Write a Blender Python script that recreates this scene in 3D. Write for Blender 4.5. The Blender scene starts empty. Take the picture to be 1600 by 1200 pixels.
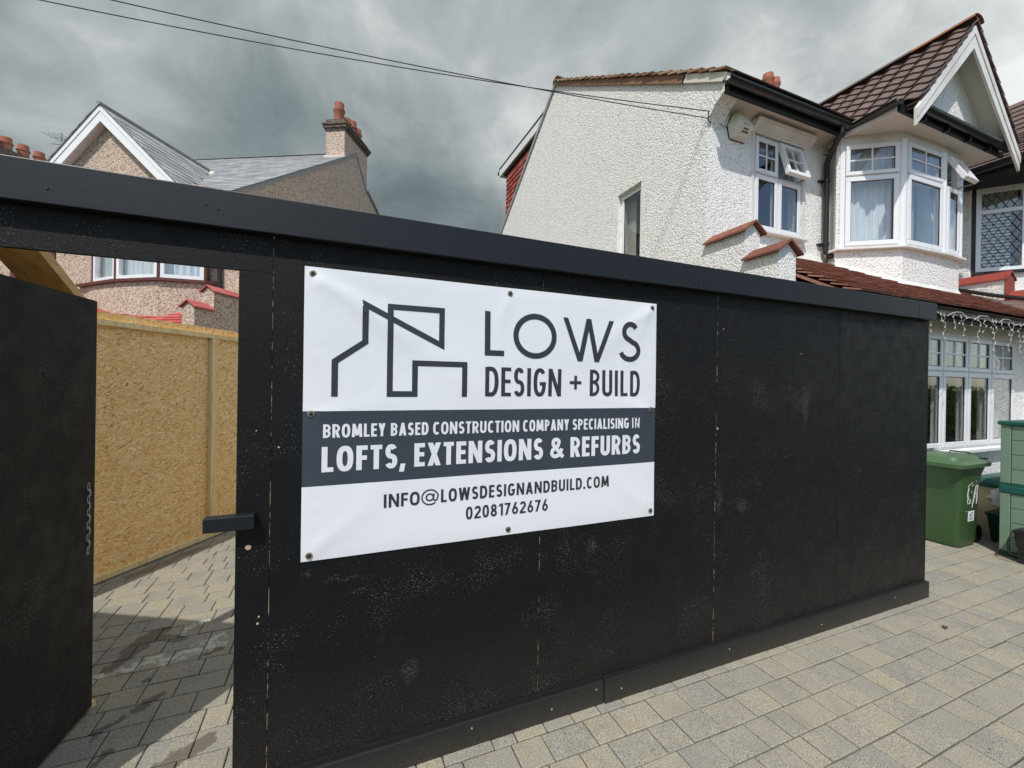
import bpy, bmesh, math, random
from mathutils import Vector, Matrix
random.seed(7)
R = math.radians
sc = bpy.context.scene
col = sc.collection
PI = math.pi

# ------------------------------------------------------------------ camera
CAMP = Vector((0.0, -1.957, 1.734))
yaw, pitch, roll = R(22.59), R(-0.07), R(0.85)
fwd = Vector((math.sin(yaw)*math.cos(pitch), math.cos(yaw)*math.cos(pitch), math.sin(pitch)))
rt0 = Vector((math.cos(yaw), -math.sin(yaw), 0)); up0 = rt0.cross(fwd)
rt = rt0*math.cos(roll)+up0*math.sin(roll); up = -rt0*math.sin(roll)+up0*math.cos(roll)
cd = bpy.data.cameras.new('camera'); cam = bpy.data.objects.new('camera', cd); col.objects.link(cam)
cam.matrix_world = Matrix(((rt.x, up.x, -fwd.x, CAMP.x), (rt.y, up.y, -fwd.y, CAMP.y), (rt.z, up.z, -fwd.z, CAMP.z), (0, 0, 0, 1)))
cd.sensor_width = 36; cd.lens = 662.6/1600*36; cd.clip_start = 0.05; cd.clip_end = 3000
sc.camera = cam

# ------------------------------------------------------------------ sun
EL, AZ = R(55), R(41)            # light travels towards azimuth AZ (clockwise from +y)
tosun = Vector((-math.sin(AZ)*math.cos(EL), -math.cos(AZ)*math.cos(EL), math.sin(EL)))
sl = bpy.data.lights.new('sun', 'SUN'); sl.energy = 2.9; sl.angle = R(0.6); sl.color = (1, 0.965, 0.91)
so = bpy.data.objects.new('sun', sl); col.objects.link(so); so.location = tosun*40
so.rotation_euler = tosun.to_track_quat('Z', 'Y').to_euler()

# ------------------------------------------------------------------ node helper
class NT:
    def __init__(s, tree): s.t = tree; s.n = tree.nodes; s.l = tree.links
    def add(s, typ, ins=None, **kw):
        nd = s.n.new(typ)
        for k, v in kw.items(): setattr(nd, k, v)
        for k, v in (ins or {}).items():
            sk = nd.inputs[k]
            if isinstance(v, bpy.types.NodeSocket): s.l.new(v, sk)
            else: sk.default_value = v
        return nd
    def m(s, op, a, b=0.0, c=None, clamp=False):
        i = {0: a, 1: b}
        if c is not None: i[2] = c
        return s.add('ShaderNodeMath', i, operation=op, use_clamp=clamp).outputs[0]
    def vm(s, op, a, b=(0, 0, 0), out=0): return s.add('ShaderNodeVectorMath', {0: a, 1: b}, operation=op).outputs[out]
    def mapp(s, v, scale=(1, 1, 1), rot=(0, 0, 0), loc=(0, 0, 0)):
        return s.add('ShaderNodeMapping', {'Vector': v, 'Scale': scale, 'Rotation': rot, 'Location': loc}).outputs[0]
    def noise(s, v, scale, detail=3, rough=.55, dist=0.0, out=0):
        return s.add('ShaderNodeTexNoise', {'Vector': v, 'Scale': scale, 'Detail': detail, 'Roughness': rough, 'Distortion': dist}).outputs[out]
    def vor(s, v, scale, feature='F1', out='Distance', rnd=1.0):
        return s.add('ShaderNodeTexVoronoi', {'Vector': v, 'Scale': scale, 'Randomness': rnd}, feature=feature).outputs[out]
    def ramp(s, f, stops, interp='LINEAR'):
        nd = s.add('ShaderNodeValToRGB', {0: f}); cr = nd.color_ramp; cr.interpolation = interp
        while len(cr.elements) < len(stops): cr.elements.new(.5)
        for e, (p, c) in zip(cr.elements, stops):
            e.position = p; e.color = (c, c, c, 1) if isinstance(c, (int, float)) else (*c, 1)
        return nd.outputs[0]
    def mix(s, f, a, b, bt='MIX'):
        nd = s.add('ShaderNodeMix', data_type='RGBA', blend_type=bt)
        for k, v in ((0, f), (6, a), (7, b)):
            if isinstance(v, bpy.types.NodeSocket): s.l.new(v, nd.inputs[k])
            else: nd.inputs[k].default_value = v if k == 0 or len(v) == 4 else (*v, 1)
        return nd.outputs[2]
    def rng(s, f, a, b, c=0.0, d=1.0):
        return s.add('ShaderNodeMapRange', {0: f, 1: a, 2: b, 3: c, 4: d}).outputs[0]
    def bump(s, h, strength, dist, normal=None):
        i = {'Height': h, 'Strength': strength, 'Distance': dist}
        if normal is not None: i['Normal'] = normal
        return s.add('ShaderNodeBump', i).outputs[0]

# ------------------------------------------------------------------ sky
world = bpy.data.worlds.new('World'); sc.world = world; world.use_nodes = True
w = NT(world.node_tree); w.n.clear()
gen = w.add('ShaderNodeTexCoord').outputs['Generated']
sky = w.add('ShaderNodeTexSky', sky_type='NISHITA', sun_disc=False, sun_elevation=EL, sun_rotation=AZ+PI)
bgs = w.add('ShaderNodeBackground', {'Color': sky.outputs[0], 'Strength': 0.12}).outputs[0]
sep = w.add('ShaderNodeSeparateXYZ', {0: gen})
zc = w.m('ADD', w.m('MAXIMUM', sep.outputs[2], 0.0), 0.46)
uv = w.add('ShaderNodeCombineXYZ', {0: w.m('DIVIDE', sep.outputs[0], zc), 1: w.m('DIVIDE', sep.outputs[1], zc), 2: 0.0}).outputs[0]
warp = w.vm('SCALE', w.vm('SUBTRACT', w.noise(uv, 1.1, 4, .55, out=1), (.5, .5, .5)), (0, 0, 0)); 
warp.node.inputs['Scale'].default_value = 0.5
uvw = w.vm('ADD', uv, warp)
n1 = w.noise(w.mapp(uvw, (1.0, 1.2, 1), (0, 0, R(-25))), 1.25, 8, .55)
n2 = w.noise(w.mapp(uvw, (1, 1, 1), (0, 0, 0), (5.2, 1.3, 0)), 3.4, 8, .58)
def lobe(px, py, power, amp):
    dvec = (fwd*662.6 + rt*(px-800) - up*(py-600)).normalized()
    dt = w.m('MAXIMUM', w.vm('DOT_PRODUCT', gen, tuple(dvec), out=1), 0.0)
    return w.m('MULTIPLY', w.m('POWER', dt, power), amp)
b = w.m('ADD', w.m('MULTIPLY', n1, 0.68), w.m('MULTIPLY', n2, 0.46))
for a in ((700, -20, 14, .10), (1560, -10, 20, .16), (470, 230, 22, -.085), (620, 300, 30, -.06), (820, 190, 30, .03), (330, 60, 22, .05), (1130, -40, 20, .05)):
    b = w.m('ADD', b, lobe(*a))
cc = w.ramp(b, [(.33, (.085, .107, .119)), (.46, (.145, .176, .190)), (.57, (.225, .260, .270)), (.67, (.36, .39, .395)), (.80, (.64, .66, .665))])
# the cloud deck breaks up towards the sun's side of the sky
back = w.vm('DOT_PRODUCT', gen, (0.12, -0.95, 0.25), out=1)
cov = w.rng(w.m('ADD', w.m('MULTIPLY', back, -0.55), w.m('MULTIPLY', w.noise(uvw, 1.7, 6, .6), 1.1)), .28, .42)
cc = w.mix(w.rng(back, -.1, .75), cc, w.mix(.75, cc, (1.75, 1.77, 1.8, 1)))  # unseen clouds behind the camera made brighter to add fill in the shadows
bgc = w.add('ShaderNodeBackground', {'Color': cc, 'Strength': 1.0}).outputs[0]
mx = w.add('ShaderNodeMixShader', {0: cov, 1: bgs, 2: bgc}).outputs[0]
w.add('ShaderNodeOutputWorld', {0: mx})
world.cycles.sampling_method = 'MANUAL'; world.cycles.sample_map_resolution = 512

vs = sc.view_settings; vs.view_transform = 'Standard'; vs.look = 'None'; vs.gamma = 1; vs.exposure = 0.36; vs.use_curve_mapping = False

# ------------------------------------------------------------------ materials
M = {}
def mat(name, fn, rough=.6, spec=.4, metal=0.0):
    m = bpy.data.materials.new(name); m.use_nodes = True; t = NT(m.node_tree)
    bs = m.node_tree.nodes['Principled BSDF']
    bs.inputs['Roughness'].default_value = rough; bs.inputs['Specular IOR Level'].default_value = spec; bs.inputs['Metallic'].default_value = metal
    P = t.add('ShaderNodeNewGeometry').outputs['Position']
    r = fn(t, P)
    c, nrm = r[0], r[1]
    if isinstance(c, bpy.types.NodeSocket): t.l.new(c, bs.inputs['Base Color'])
    else: bs.inputs['Base Color'].default_value = (*c, 1)
    if nrm is not None: t.l.new(nrm, bs.inputs['Normal'])
    if len(r) > 2: t.l.new(r[2], bs.inputs['Roughness'])
    M[name] = m; return m
def simple(name, c, rough=.6, spec=.4, metal=0, var=.12, vs_=6, bump=0.0, bs_=60):
    def f(t, P):
        n = t.noise(P, vs_, 5, .6)
        cc_ = t.mix(n, tuple(x*(1-var) for x in c), tuple(min(1, x*(1+var)) for x in c))
        return cc_, (t.bump(t.noise(P, bs_, 3), bump, .003) if bump else None)
    return mat(name, f, rough, spec, metal)

def strands(t, P, s=1.0, long=26.0, thin=150.0):
    """flakes of oriented strand board: stretched cells in several directions"""
    vals = []
    for i, a in enumerate((12, 75, -38, 47)):
        for ax in (0,):
            v = t.mapp(P, (1, 1, 1), (0, R(a), 0), (i*.37, i*.11, i*.53))
            v = t.mapp(v, (long*s, 8, thin*s))
            vals.append(t.add('ShaderNodeSeparateColor', {0: t.vor(v, 1.0, out='Color')}).outputs[0])
    sel = t.add('ShaderNodeSeparateColor', {0: t.vor(t.mapp(P, (19*s, 19*s, 24*s)), 1.0, out='Color')})
    a = t.mix(t.m('GREATER_THAN', sel.outputs[0], .5), vals[0], vals[1])
    b_ = t.mix(t.m('GREATER_THAN', sel.outputs[1], .5), vals[2], vals[3])
    return t.mix(t.m('GREATER_THAN', sel.outputs[2], .5), a, b_)

def f(t, P):
    s = strands(t, P, .62)
    fine = t.noise(t.mapp(P, (260, 260, 260)), 1, 2)
    sepz = t.add('ShaderNodeSeparateXYZ', {0: P}).outputs[2]
    patch = t.noise(P, 3.2, 3, .5)
    chips = t.m('MULTIPLY', t.m('GREATER_THAN', t.noise(P, 150, 2, .5), t.rng(patch, .4, .68, .74, .62)), 1.0)
    dust = t.m('MULTIPLY', t.rng(sepz, .55, .0, 0, 1), t.m('GREATER_THAN', t.noise(P, 190, 2, .7), .60))
    spots = t.m('LESS_THAN', t.vor(t.mapp(P, (3.1, 3.1, 3.1)), 1.0), .022)
    base = t.mix(t.noise(P, 1.5, 4), (.0030, .0036, .0040), (.0062, .0070, .0074))
    c = t.mix(t.m('MULTIPLY', t.m('MAXIMUM', chips, t.m('MULTIPLY', dust, .55)), .75), base, (.17, .16, .14))
    c = t.mix(t.m('MULTIPLY', spots, .8), c, (.5, .48, .42))
    c = t.mix(t.m('MULTIPLY', t.m('MULTIPLY', t.rng(sepz, .6, 0, 0, 1), t.noise(P, 5, 4)), .22), c, (.10, .075, .05))
    # scuffs where the boards have been knocked
    nv = t.vm('SUBTRACT', t.noise(P, 16, 4, .6, out=1), (.5, .5, .5)); Q = t.vm('ADD', P, t.add('ShaderNodeVectorMath', {0: nv, 'Scale': .09}, operation='SCALE').outputs[0])
    sc_ = None
    for x, z, rx, rz in ((1.30, .86, .045, .06), (.05, .885, .11, .012), (.10, .82, .07, .010), (-.10, .925, .03, .02), (2.24, 1.02, .03, .14), (2.44, .97, .06, .05), (.33, .41, .05, .07), (3.05, 1.6, .04, .16)):
        d = t.vm('LENGTH', t.vm('MULTIPLY', t.vm('SUBTRACT', Q, (x, 0, z)), (1/rx, 0, 1/rz)), out=1)
        d = t.rng(d, 1.0, .2); sc_ = d if sc_ is None else t.m('MAXIMUM', sc_, d)
    c = t.mix(t.m('MULTIPLY', t.m('MULTIPLY', sc_, t.m('GREATER_THAN', t.noise(P, 120, 4, .7), .53)), .55), c, (.13, .12, .105))
    h = t.m('ADD', t.m('MULTIPLY', s, .8), t.m('MULTIPLY', fine, .5))
    return c, t.bump(h, .8, .006), t.rng(t.noise(P, 9, 3), .3, .7, .40, .6)
mat('black_osb', f, .5, .22)
def f(t, P):
    g = t.noise(t.mapp(P, (3, 60, 60)), 1, 4, .6, 1.0)
    speck = t.m('GREATER_THAN', t.noise(P, 130, 2, .6), .76)
    hole = t.m('LESS_THAN', t.vor(t.mapp(P, (1.6, 6, 7.0)), 1.0), .035)
    c = t.mix(g, (.0060, .0076, .0095), (.0095, .0115, .0140))
    c = t.mix(t.m('MULTIPLY', speck, .6), c, (.2, .19, .17))
    c = t.mix(hole, c, (.002, .002, .002))
    sepz = t.add('ShaderNodeSeparateXYZ', {0: P}).outputs[2]; low = t.rng(sepz, .15, .0, 0, 1)
    c = t.mix(t.m('MULTIPLY', low, t.rng(t.noise(P, 140, 3, .8), .35, .7, .1, .9)), c, (.075, .062, .042))
    return c, t.bump(g, .2, .002)
mat('black_timber', f, .45, .4)
def f(t, P):
    s = strands(t, P, 1.25)
    c = t.ramp(s, [(0, (.40, .17, .04)), (.08, (.66, .36, .11)), (.25, (.82, .50, .18)), (.5, (.88, .56, .22)), (.75, (.93, .64, .28)), (.9, (.96, .75, .42)), (1, (.97, .84, .56))])
    c = t.mix(t.m('MULTIPLY', t.noise(P, 2.5, 3), .2), c, (.78, .46, .15))
    return c, t.bump(s, .12, .001)
mat('raw_osb', f, .65, .25)
def f(t, P):
    g = t.noise(t.mapp(P, (22, 22, 3)), 1, 5, .6, 1.6)
    c = t.ramp(g, [(.25, (.60, .42, .17)), (.5, (.80, .62, .30)), (.75, (.90, .74, .42))])
    kn = t.m('LESS_THAN', t.vor(t.mapp(P, (9, 9, 2.2)), 1.0), .09)
    return t.mix(t.m('MULTIPLY', kn, .7), c, (.12, .06, .02)), t.bump(g, .2, .002)
mat('raw_timber', f, .7, .25)
def f(t, P):
    g = t.noise(t.mapp(P, (16, 3, 16)), 1, 5, .6, 2)
    return t.ramp(g, [(.25, (.42, .25, .09)), (.5, (.58, .38, .16)), (.75, (.68, .48, .24))]), t.bump(g, .25, .002)
mat('joist_timber', f, .7, .25)

def pebble(name, stops, sc_, bstr, bdist, weather, wc):
    def f(t, P):
        big = t.vor(P, sc_, out='Distance'); colr = t.add('ShaderNodeSeparateColor', {0: t.vor(P, sc_, out='Color')}).outputs[0]
        n = t.noise(P, sc_*.8, 4, .65)
        h = t.m('ADD', t.m('MULTIPLY', t.m('SUBTRACT', 1.0, big), .8), t.m('MULTIPLY', n, 1.2))
        c = t.ramp(t.m('ADD', t.m('MULTIPLY', colr, .6), t.m('MULTIPLY', n, .4)), stops)
        st = t.noise(t.mapp(P, (1.6, 1.6, .5)), 1, 5, .6)
        c = t.mix(t.rng(st, .48, .8, 0, weather), c, wc)
        return c, t.bump(h, bstr, bdist)
    return mat(name, f, .85, .2)
pebble('white_roughcast', [(.16, (.52, .51, .46)), (.34, (.82, .815, .775)), (.8, (.89, .885, .86))], 50, .85, .011, .30, (.70, .68, .60))
pebble('tan_pebbledash', [(.2, (.20, .14, .11)), (.36, (.42, .31, .235)), (.55, (.54, .42, .33)), (.8, (.68, .59, .48))], 52, .6, .010, .3, (.40, .31, .25))
pebble('pink_render', [(.2, (.52, .45, .40)), (.6, (.64, .57, .52)), (.9, (.7, .64, .59))], 26, .7, .02, .3, (.5, .42, .36))
def f(t, P):
    st = t.noise(t.mapp(P, (3, 3, .8)), 1, 5, .6)
    return t.mix(t.rng(st, .45, .75, 0, .7), (.74, .73, .69), (.50, .47, .41)), t.bump(t.noise(P, 35, 3), .15, .004)
mat('white_painted', f, .6, .3)
simple('smooth_render', (.68, .65, .58), .7, .25, var=.18, vs_=3, bump=.2, bs_=40)
simple('white_upvc', (.80, .81, .82), .28, .5, var=.04, vs_=8)
simple('dark_gasket', (.02, .02, .022), .5)
simple('black_plastic', (.011, .012, .014), .28, .55, var=.3, vs_=10)
simple('black_fascia', (.012, .012, .013), .5, .4, var=.3)
simple('maroon_paint', (.11, .035, .03), .5, .4, var=.2, vs_=9)
simple('red_paint', (.27, .055, .04), .6, .3, var=.25, vs_=12, bump=.3, bs_=50)
simple('alarm_plastic', (.70, .68, .56), .4, .4, var=.05)
simple('print_dark', (.04, .04, .05), .6)
simple('steel', (.32, .31, .29), .38, .5, metal=.9, var=.3, vs_=40)
simple('galvanised', (.42, .43, .42), .45, .5, metal=.35, var=.3, vs_=50)
simple('brass', (.36, .30, .20), .4, .5, metal=.8, var=.3, vs_=60)
simple('lead_came', (.03, .05, .045), .5, .4)
simple('cable_black', (.015, .015, .015), .5)
simple('cable_white', (.62, .62, .58), .5, .3, var=.1)
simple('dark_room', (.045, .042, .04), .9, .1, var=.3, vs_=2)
simple('sill_timber', (.55, .40, .2), .6)
def f(t, P):
    return t.mix(t.noise(P, 4, 4), (.62, .66, .70), (.78, .80, .82)), None
mat('net_curtain', f, .9, .1)
mat('warm_curtain', lambda t, P: (t.mix(t.noise(t.mapp(P, (3, 3, 9)), 1, 5, .6), (.30, .28, .22), (.62, .60, .52)), None), .9, .1)
mat('grey_curtain', lambda t, P: (t.mix(t.noise(t.mapp(P, (14, 14, 1)), 1, 4), (.12, .15, .2), (.34, .38, .44)), None), .9, .1)
simple('blind_white', (.7, .72, .7), .6)
def tilemat(name, stops, rough=.75, lichen=.25, lc=(.40, .33, .2), bumpd=.004):
    def f(t, P):
        oi = t.add('ShaderNodeObjectInfo').outputs['Random']
        at = t.add('ShaderNodeAttribute', attribute_name='tint').outputs['Fac']
        r = t.m('FRACT', t.m('ADD', oi, at))
        n = t.noise(P, 22, 5, .65)
        c = t.ramp(t.m('ADD', t.m('MULTIPLY', r, .6), t.m('MULTIPLY', n, .4)), stops)
        c = t.mix(t.rng(t.noise(P, 30, 5, .75), .56, .75, 0, lichen), c, lc)
        return c, t.bump(t.noise(P, 90, 4, .7), .4, bumpd)
    return mat(name, f, rough, .25)
tilemat('brown_tile', [(.1, (.120, .086, .078)), (.5, (.145, .105, .096)), (.9, (.172, .124, .113))], .88, .4, (.25, .19, .165))
tilemat('ridge_clay', [(.2, (.20, .075, .03)), (.5, (.30, .12, .05)), (.8, (.20, .10, .06))], .8, .4, (.12, .08, .06))
tilemat('red_tile', [(.2, (.25, .115, .08)), (.5, (.32, .155, .11)), (.8, (.38, .20, .145))], .8, .4, (.44, .33, .26))
tilemat('red_painted_tile', [(.2, (.33, .06, .06)), (.5, (.42, .085, .08)), (.8, (.5, .13, .12))], .6, .15, (.5, .3, .27))
tilemat('hung_tile', [(.2, (.22, .05, .04)), (.5, (.33, .075, .06)), (.8, (.42, .12, .09))], .75, .2, (.35, .2, .15))
tilemat('old_tile', [(.2, (.17, .09, .055)), (.5, (.32, .19, .12)), (.8, (.42, .30, .2))], .85, .5, (.2, .17, .13))
tilemat('slate', [(.2, (.24, .245, .25)), (.5, (.31, .315, .32)), (.8, (.38, .385, .385))], .6, .3, (.36, .36, .32))
tilemat('coping_clay', [(.2, (.16, .065, .045)), (.5, (.24, .095, .06)), (.8, (.3, .13, .09))], .8, .45, (.22, .16, .13))
tilemat('chimney_pot', [(.2, (.33, .12, .075)), (.5, (.42, .16, .10)), (.8, (.5, .21, .13))], .7, .3, (.25, .15, .11))
def f(t, P):
    n = t.noise(P, 12, 5, .7)
    return t.ramp(n, [(.3, (.055, .045, .04)), (.5, (.13, .10, .08)), (.7, (.26, .22, .18))]), t.bump(n, .5, .01)
mat('sooty_brick', f, .9, .15)
simple('flaunching', (.6, .58, .52), .8, .2, var=.2, bump=.4)

# pavers
def f(t, P):
    oi = t.add('ShaderNodeObjectInfo').outputs['Random']
    at = t.add('ShaderNodeAttribute', attribute_name='tint').outputs['Fac']
    r = t.m('FRACT', t.m('ADD', oi, at))
    r2 = t.m('FRACT', t.m('MULTIPLY', r, 7.31))
    big = t.noise(P, 1.3, 3)
    base = t.mix(t.rng(t.m('ADD', t.m('MULTIPLY', r, .75), t.m('MULTIPLY', big, .35)), .25, .9), (.238, .225, .190), (.278, .252, .192))
    base = t.mix(t.m('MULTIPLY', t.m('LESS_THAN', r2, .3), .55), base, (.212, .205, .186))
    base = t.mix(t.m('MULTIPLY', t.rng(t.noise(P, 7, 4, .6, .8), .5, .66), .4), base, (.31, .265, .17))
    base = t.mix(t.m('MULTIPLY', t.rng(t.noise(P, 5, 4, .6), .5, .7), .35), base, (.15, .14, .125))
    g = t.noise(P, 190, 3, .75)
    base = t.mix(.9, base, t.mix(t.rng(g, .35, .65), (.12, .12, .12), (1, 1, .98)), 'SOFT_LIGHT')
    base = t.mix(t.m('MULTIPLY', t.m('GREATER_THAN', t.noise(P, 230, 1, .5), .69), .4), base, (.55, .52, .45))
    base = t.mix(t.m('MULTIPLY', t.m('GREATER_THAN', t.noise(t.mapp(P, (40, 9, 9), (0, 0, .5)), 1, 4, .6), .72), .6), base, (.50, .46, .36))
    pits = t.m('LESS_THAN', t.vor(P, 6.0), .05)
    base = t.mix(t.m('MULTIPLY', pits, .5), base, (.07, .055, .04))
    # spilt cement and damp smears inside the gateway
    nv = t.vm('SUBTRACT', t.noise(P, 9, 5, .65, out=1), (.5, .5, .5)); sc_n = t.add('ShaderNodeVectorMath', {0: nv, 'Scale': .17}, operation='SCALE').outputs[0]
    Q = t.vm('MULTIPLY', t.vm('ADD', P, sc_n), (1, 1, 0))
    def capsule(a, b_, r_):
        ba = (b_[0]-a[0], b_[1]-a[1], 0); L2 = ba[0]**2+ba[1]**2
        pa = t.vm('SUBTRACT', Q, (a[0], a[1], 0))
        h = t.m('DIVIDE', t.vm('DOT_PRODUCT', pa, ba, out=1), L2, clamp=True)
        pr = t.add('ShaderNodeVectorMath', {0: ba, 'Scale': h}, operation='SCALE').outputs[0]
        d = t.vm('LENGTH', t.vm('SUBTRACT', pa, pr), out=1)
        return t.rng(d, r_, r_*.82)
    dark = None
    for a, b_, r_ in (((-1.22, 1.27), (-1.15, 1.48), .045), ((-1.17, 1.45), (-1.10, 1.62), .075), ((-1.12, 1.58), (-.93, 1.49), .035), ((-.93, .84), (-.88, .90), .035), ((-1.06, .70), (-.97, .79), .02), ((-.98, .45), (-.94, .58), .022), ((-.70, 1.24), (-.68, 1.27), .03), ((-.72, .36), (-.55, .48), .045), ((-1.0, 1.07), (-.96, 1.10), .018)):
        c_ = capsule(a, b_, r_); dark = c_ if dark is None else t.m('MAXIMUM', dark, c_)
    white = None
    for a, b_, r_ in (((-1.3, 1.20), (-1.0, 1.30), .05), ((-.95, 1.22), (-.70, 1.42), .055), ((-1.0, 1.5), (-.85, 1.68), .03), ((-.85, 1.3), (-.66, 1.32), .04)):
        c_ = capsule(a, b_, r_); white = c_ if white is None else t.m('MAXIMUM', white, c_)
    base = t.mix(t.m('MULTIPLY', t.m('MULTIPLY', white, t.rng(t.noise(P, 24, 4, .7), .45, .56)), .7), base, (.58, .57, .53))
    base = t.mix(t.m('MULTIPLY', dark, .8), base, (.105, .085, .068))
    rust = capsule((-1.62, 2.72), (-1.25, 3.3), .05)
    base = t.mix(t.m('MULTIPLY', rust, .5), base, (.16, .09, .04))
    return base, t.bump(t.m('ADD', g, t.m('MULTIPLY', t.noise(P, 60, 3), .6)), .5, .0025)
mat('paver', f, .82, .25)
simple('joint_sand', (.045, .042, .03), .95, .1, var=.3, vs_=30, bump=.4, bs_=150)
simple('asphalt', (.05, .05, .052), .9, .2, var=.25, vs_=40, bump=.4, bs_=200)
simple('far_grass', (.05, .075, .025), .9, .1, var=.3, vs_=2)
mat('bin_green', lambda t, P: (t.mix(t.m('MULTIPLY', t.rng(t.noise(t.mapp(P, (6, 6, 2)), 3, 6, .75), .55, .75), .35), t.mix(t.noise(P, 3, 4), (.036, .082, .028), (.052, .108, .040)), (.14, .17, .11)), t.bump(t.noise(P, 200, 2), .12, .001)), .42, .4)
simple('lid_green', (.07, .13, .06), .42, .4, var=.15, bump=.1)
simple('locker_green', (.155, .235, .17), .5, .35, var=.08, vs_=5, bump=.12, bs_=180)
simple('teal_plastic', (.012, .085, .065), .4, .4, var=.15)
simple('deep_green', (.01, .045, .028), .45, .4, var=.2)
simple('cream_plastic', (.62, .56, .36), .5, .3, var=.1)
simple('white_bag', (.75, .75, .74), .35, .4, var=.15, vs_=20, bump=.6, bs_=30)
simple('sticker_white', (.8, .8, .8), .4)
simple('chalk_paint', (.72, .74, .72), .7)
simple('wood_chip', (.45, .35, .22), .8)
mat('seam_edge', lambda t, P: (t.mix(t.rng(t.noise(t.mapp(P, (4, 4, 9)), 1, 5, .75), .48, .58), (.006, .006, .006), (.36, .28, .18)), None), .8, .2)
simple('dead_leaf', (.13, .06, .045), .8)
def leafmat(name, a, b_):
    m = mat(name, lambda t, P: (t.mix(t.m('FRACT', t.m('ADD', t.add('ShaderNodeAttribute', attribute_name='tint').outputs['Fac'], t.m('MULTIPLY', t.noise(P, 1.5, 3), .5))), a, b_), None), .6, .3)
leafmat('leaves', (.06, .095, .02), (.20, .21, .05))
simple('bark', (.09, .065, .045), .9, .1, var=.3, vs_=12, bump=.6, bs_=25)
simple('stock_brick', (.30, .15, .10), .9, .15, var=.3, vs_=14, bump=.3)
# banner
def f(t, P):
    n = t.noise(P, 2.5, 4, .5)
    sm = t.m('MULTIPLY', t.rng(t.noise(P, 14, 5, .7), .60, .72), .12)
    return t.mix(sm, t.mix(n, (.74, .755, .78), (.79, .80, .82)), (.5, .52, .53)), t.bump(t.m('ADD', t.noise(P, 5, 4, .55), t.m('MULTIPLY', t.noise(P, 28, 3), .10)), .28, .012)
mat('banner_white', f, .42, .4)
def f(t, P):
    return t.mix(t.noise(P, 3, 4), (.036, .046, .060), (.046, .057, .072)), t.bump(t.noise(P, 5, 4, .55), .28, .012)
mat('banner_grey', f, .42, .4)
simple('ink_grey', (.030, .036, .044), .45, .4, var=.1)
simple('ink_white', (.74, .75, .77), .42, .4, var=.03)
# glass: real see-through panes with fresnel reflection
def glass(name, tint=(.94, .96, .96), gain=1.35, rough=0.0, wob=.25):
    m = bpy.data.materials.new(name); m.use_nodes = True; t = NT(m.node_tree); t.n.clear()
    P = t.add('ShaderNodeNewGeometry').outputs['Position']
    nb = t.bump(t.noise(P, 2.3, 2), wob, .01)
    tr = t.add('ShaderNodeBsdfTransparent', {'Color': (*tint, 1)}).outputs[0]
    gl = t.add('ShaderNodeBsdfGlossy', {'Color': (1, 1, 1, 1), 'Roughness': rough, 'Normal': nb}).outputs[0]
    geo = t.add('ShaderNodeNewGeometry'); cosv = t.m('ABSOLUTE', t.vm('DOT_PRODUCT', geo.outputs['Normal'], geo.outputs['Incoming'], out=1))
    fr = t.m('ADD', .05, t.m('MULTIPLY', t.m('POWER', t.m('SUBTRACT', 1.0, cosv), 4.0), .95)); fr = t.m('MULTIPLY', fr, gain, clamp=True)
    t.add('ShaderNodeOutputMaterial', {0: t.add('ShaderNodeMixShader', {0: fr, 1: tr, 2: gl}).outputs[0]})
    M[name] = m
glass('glass')

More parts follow.
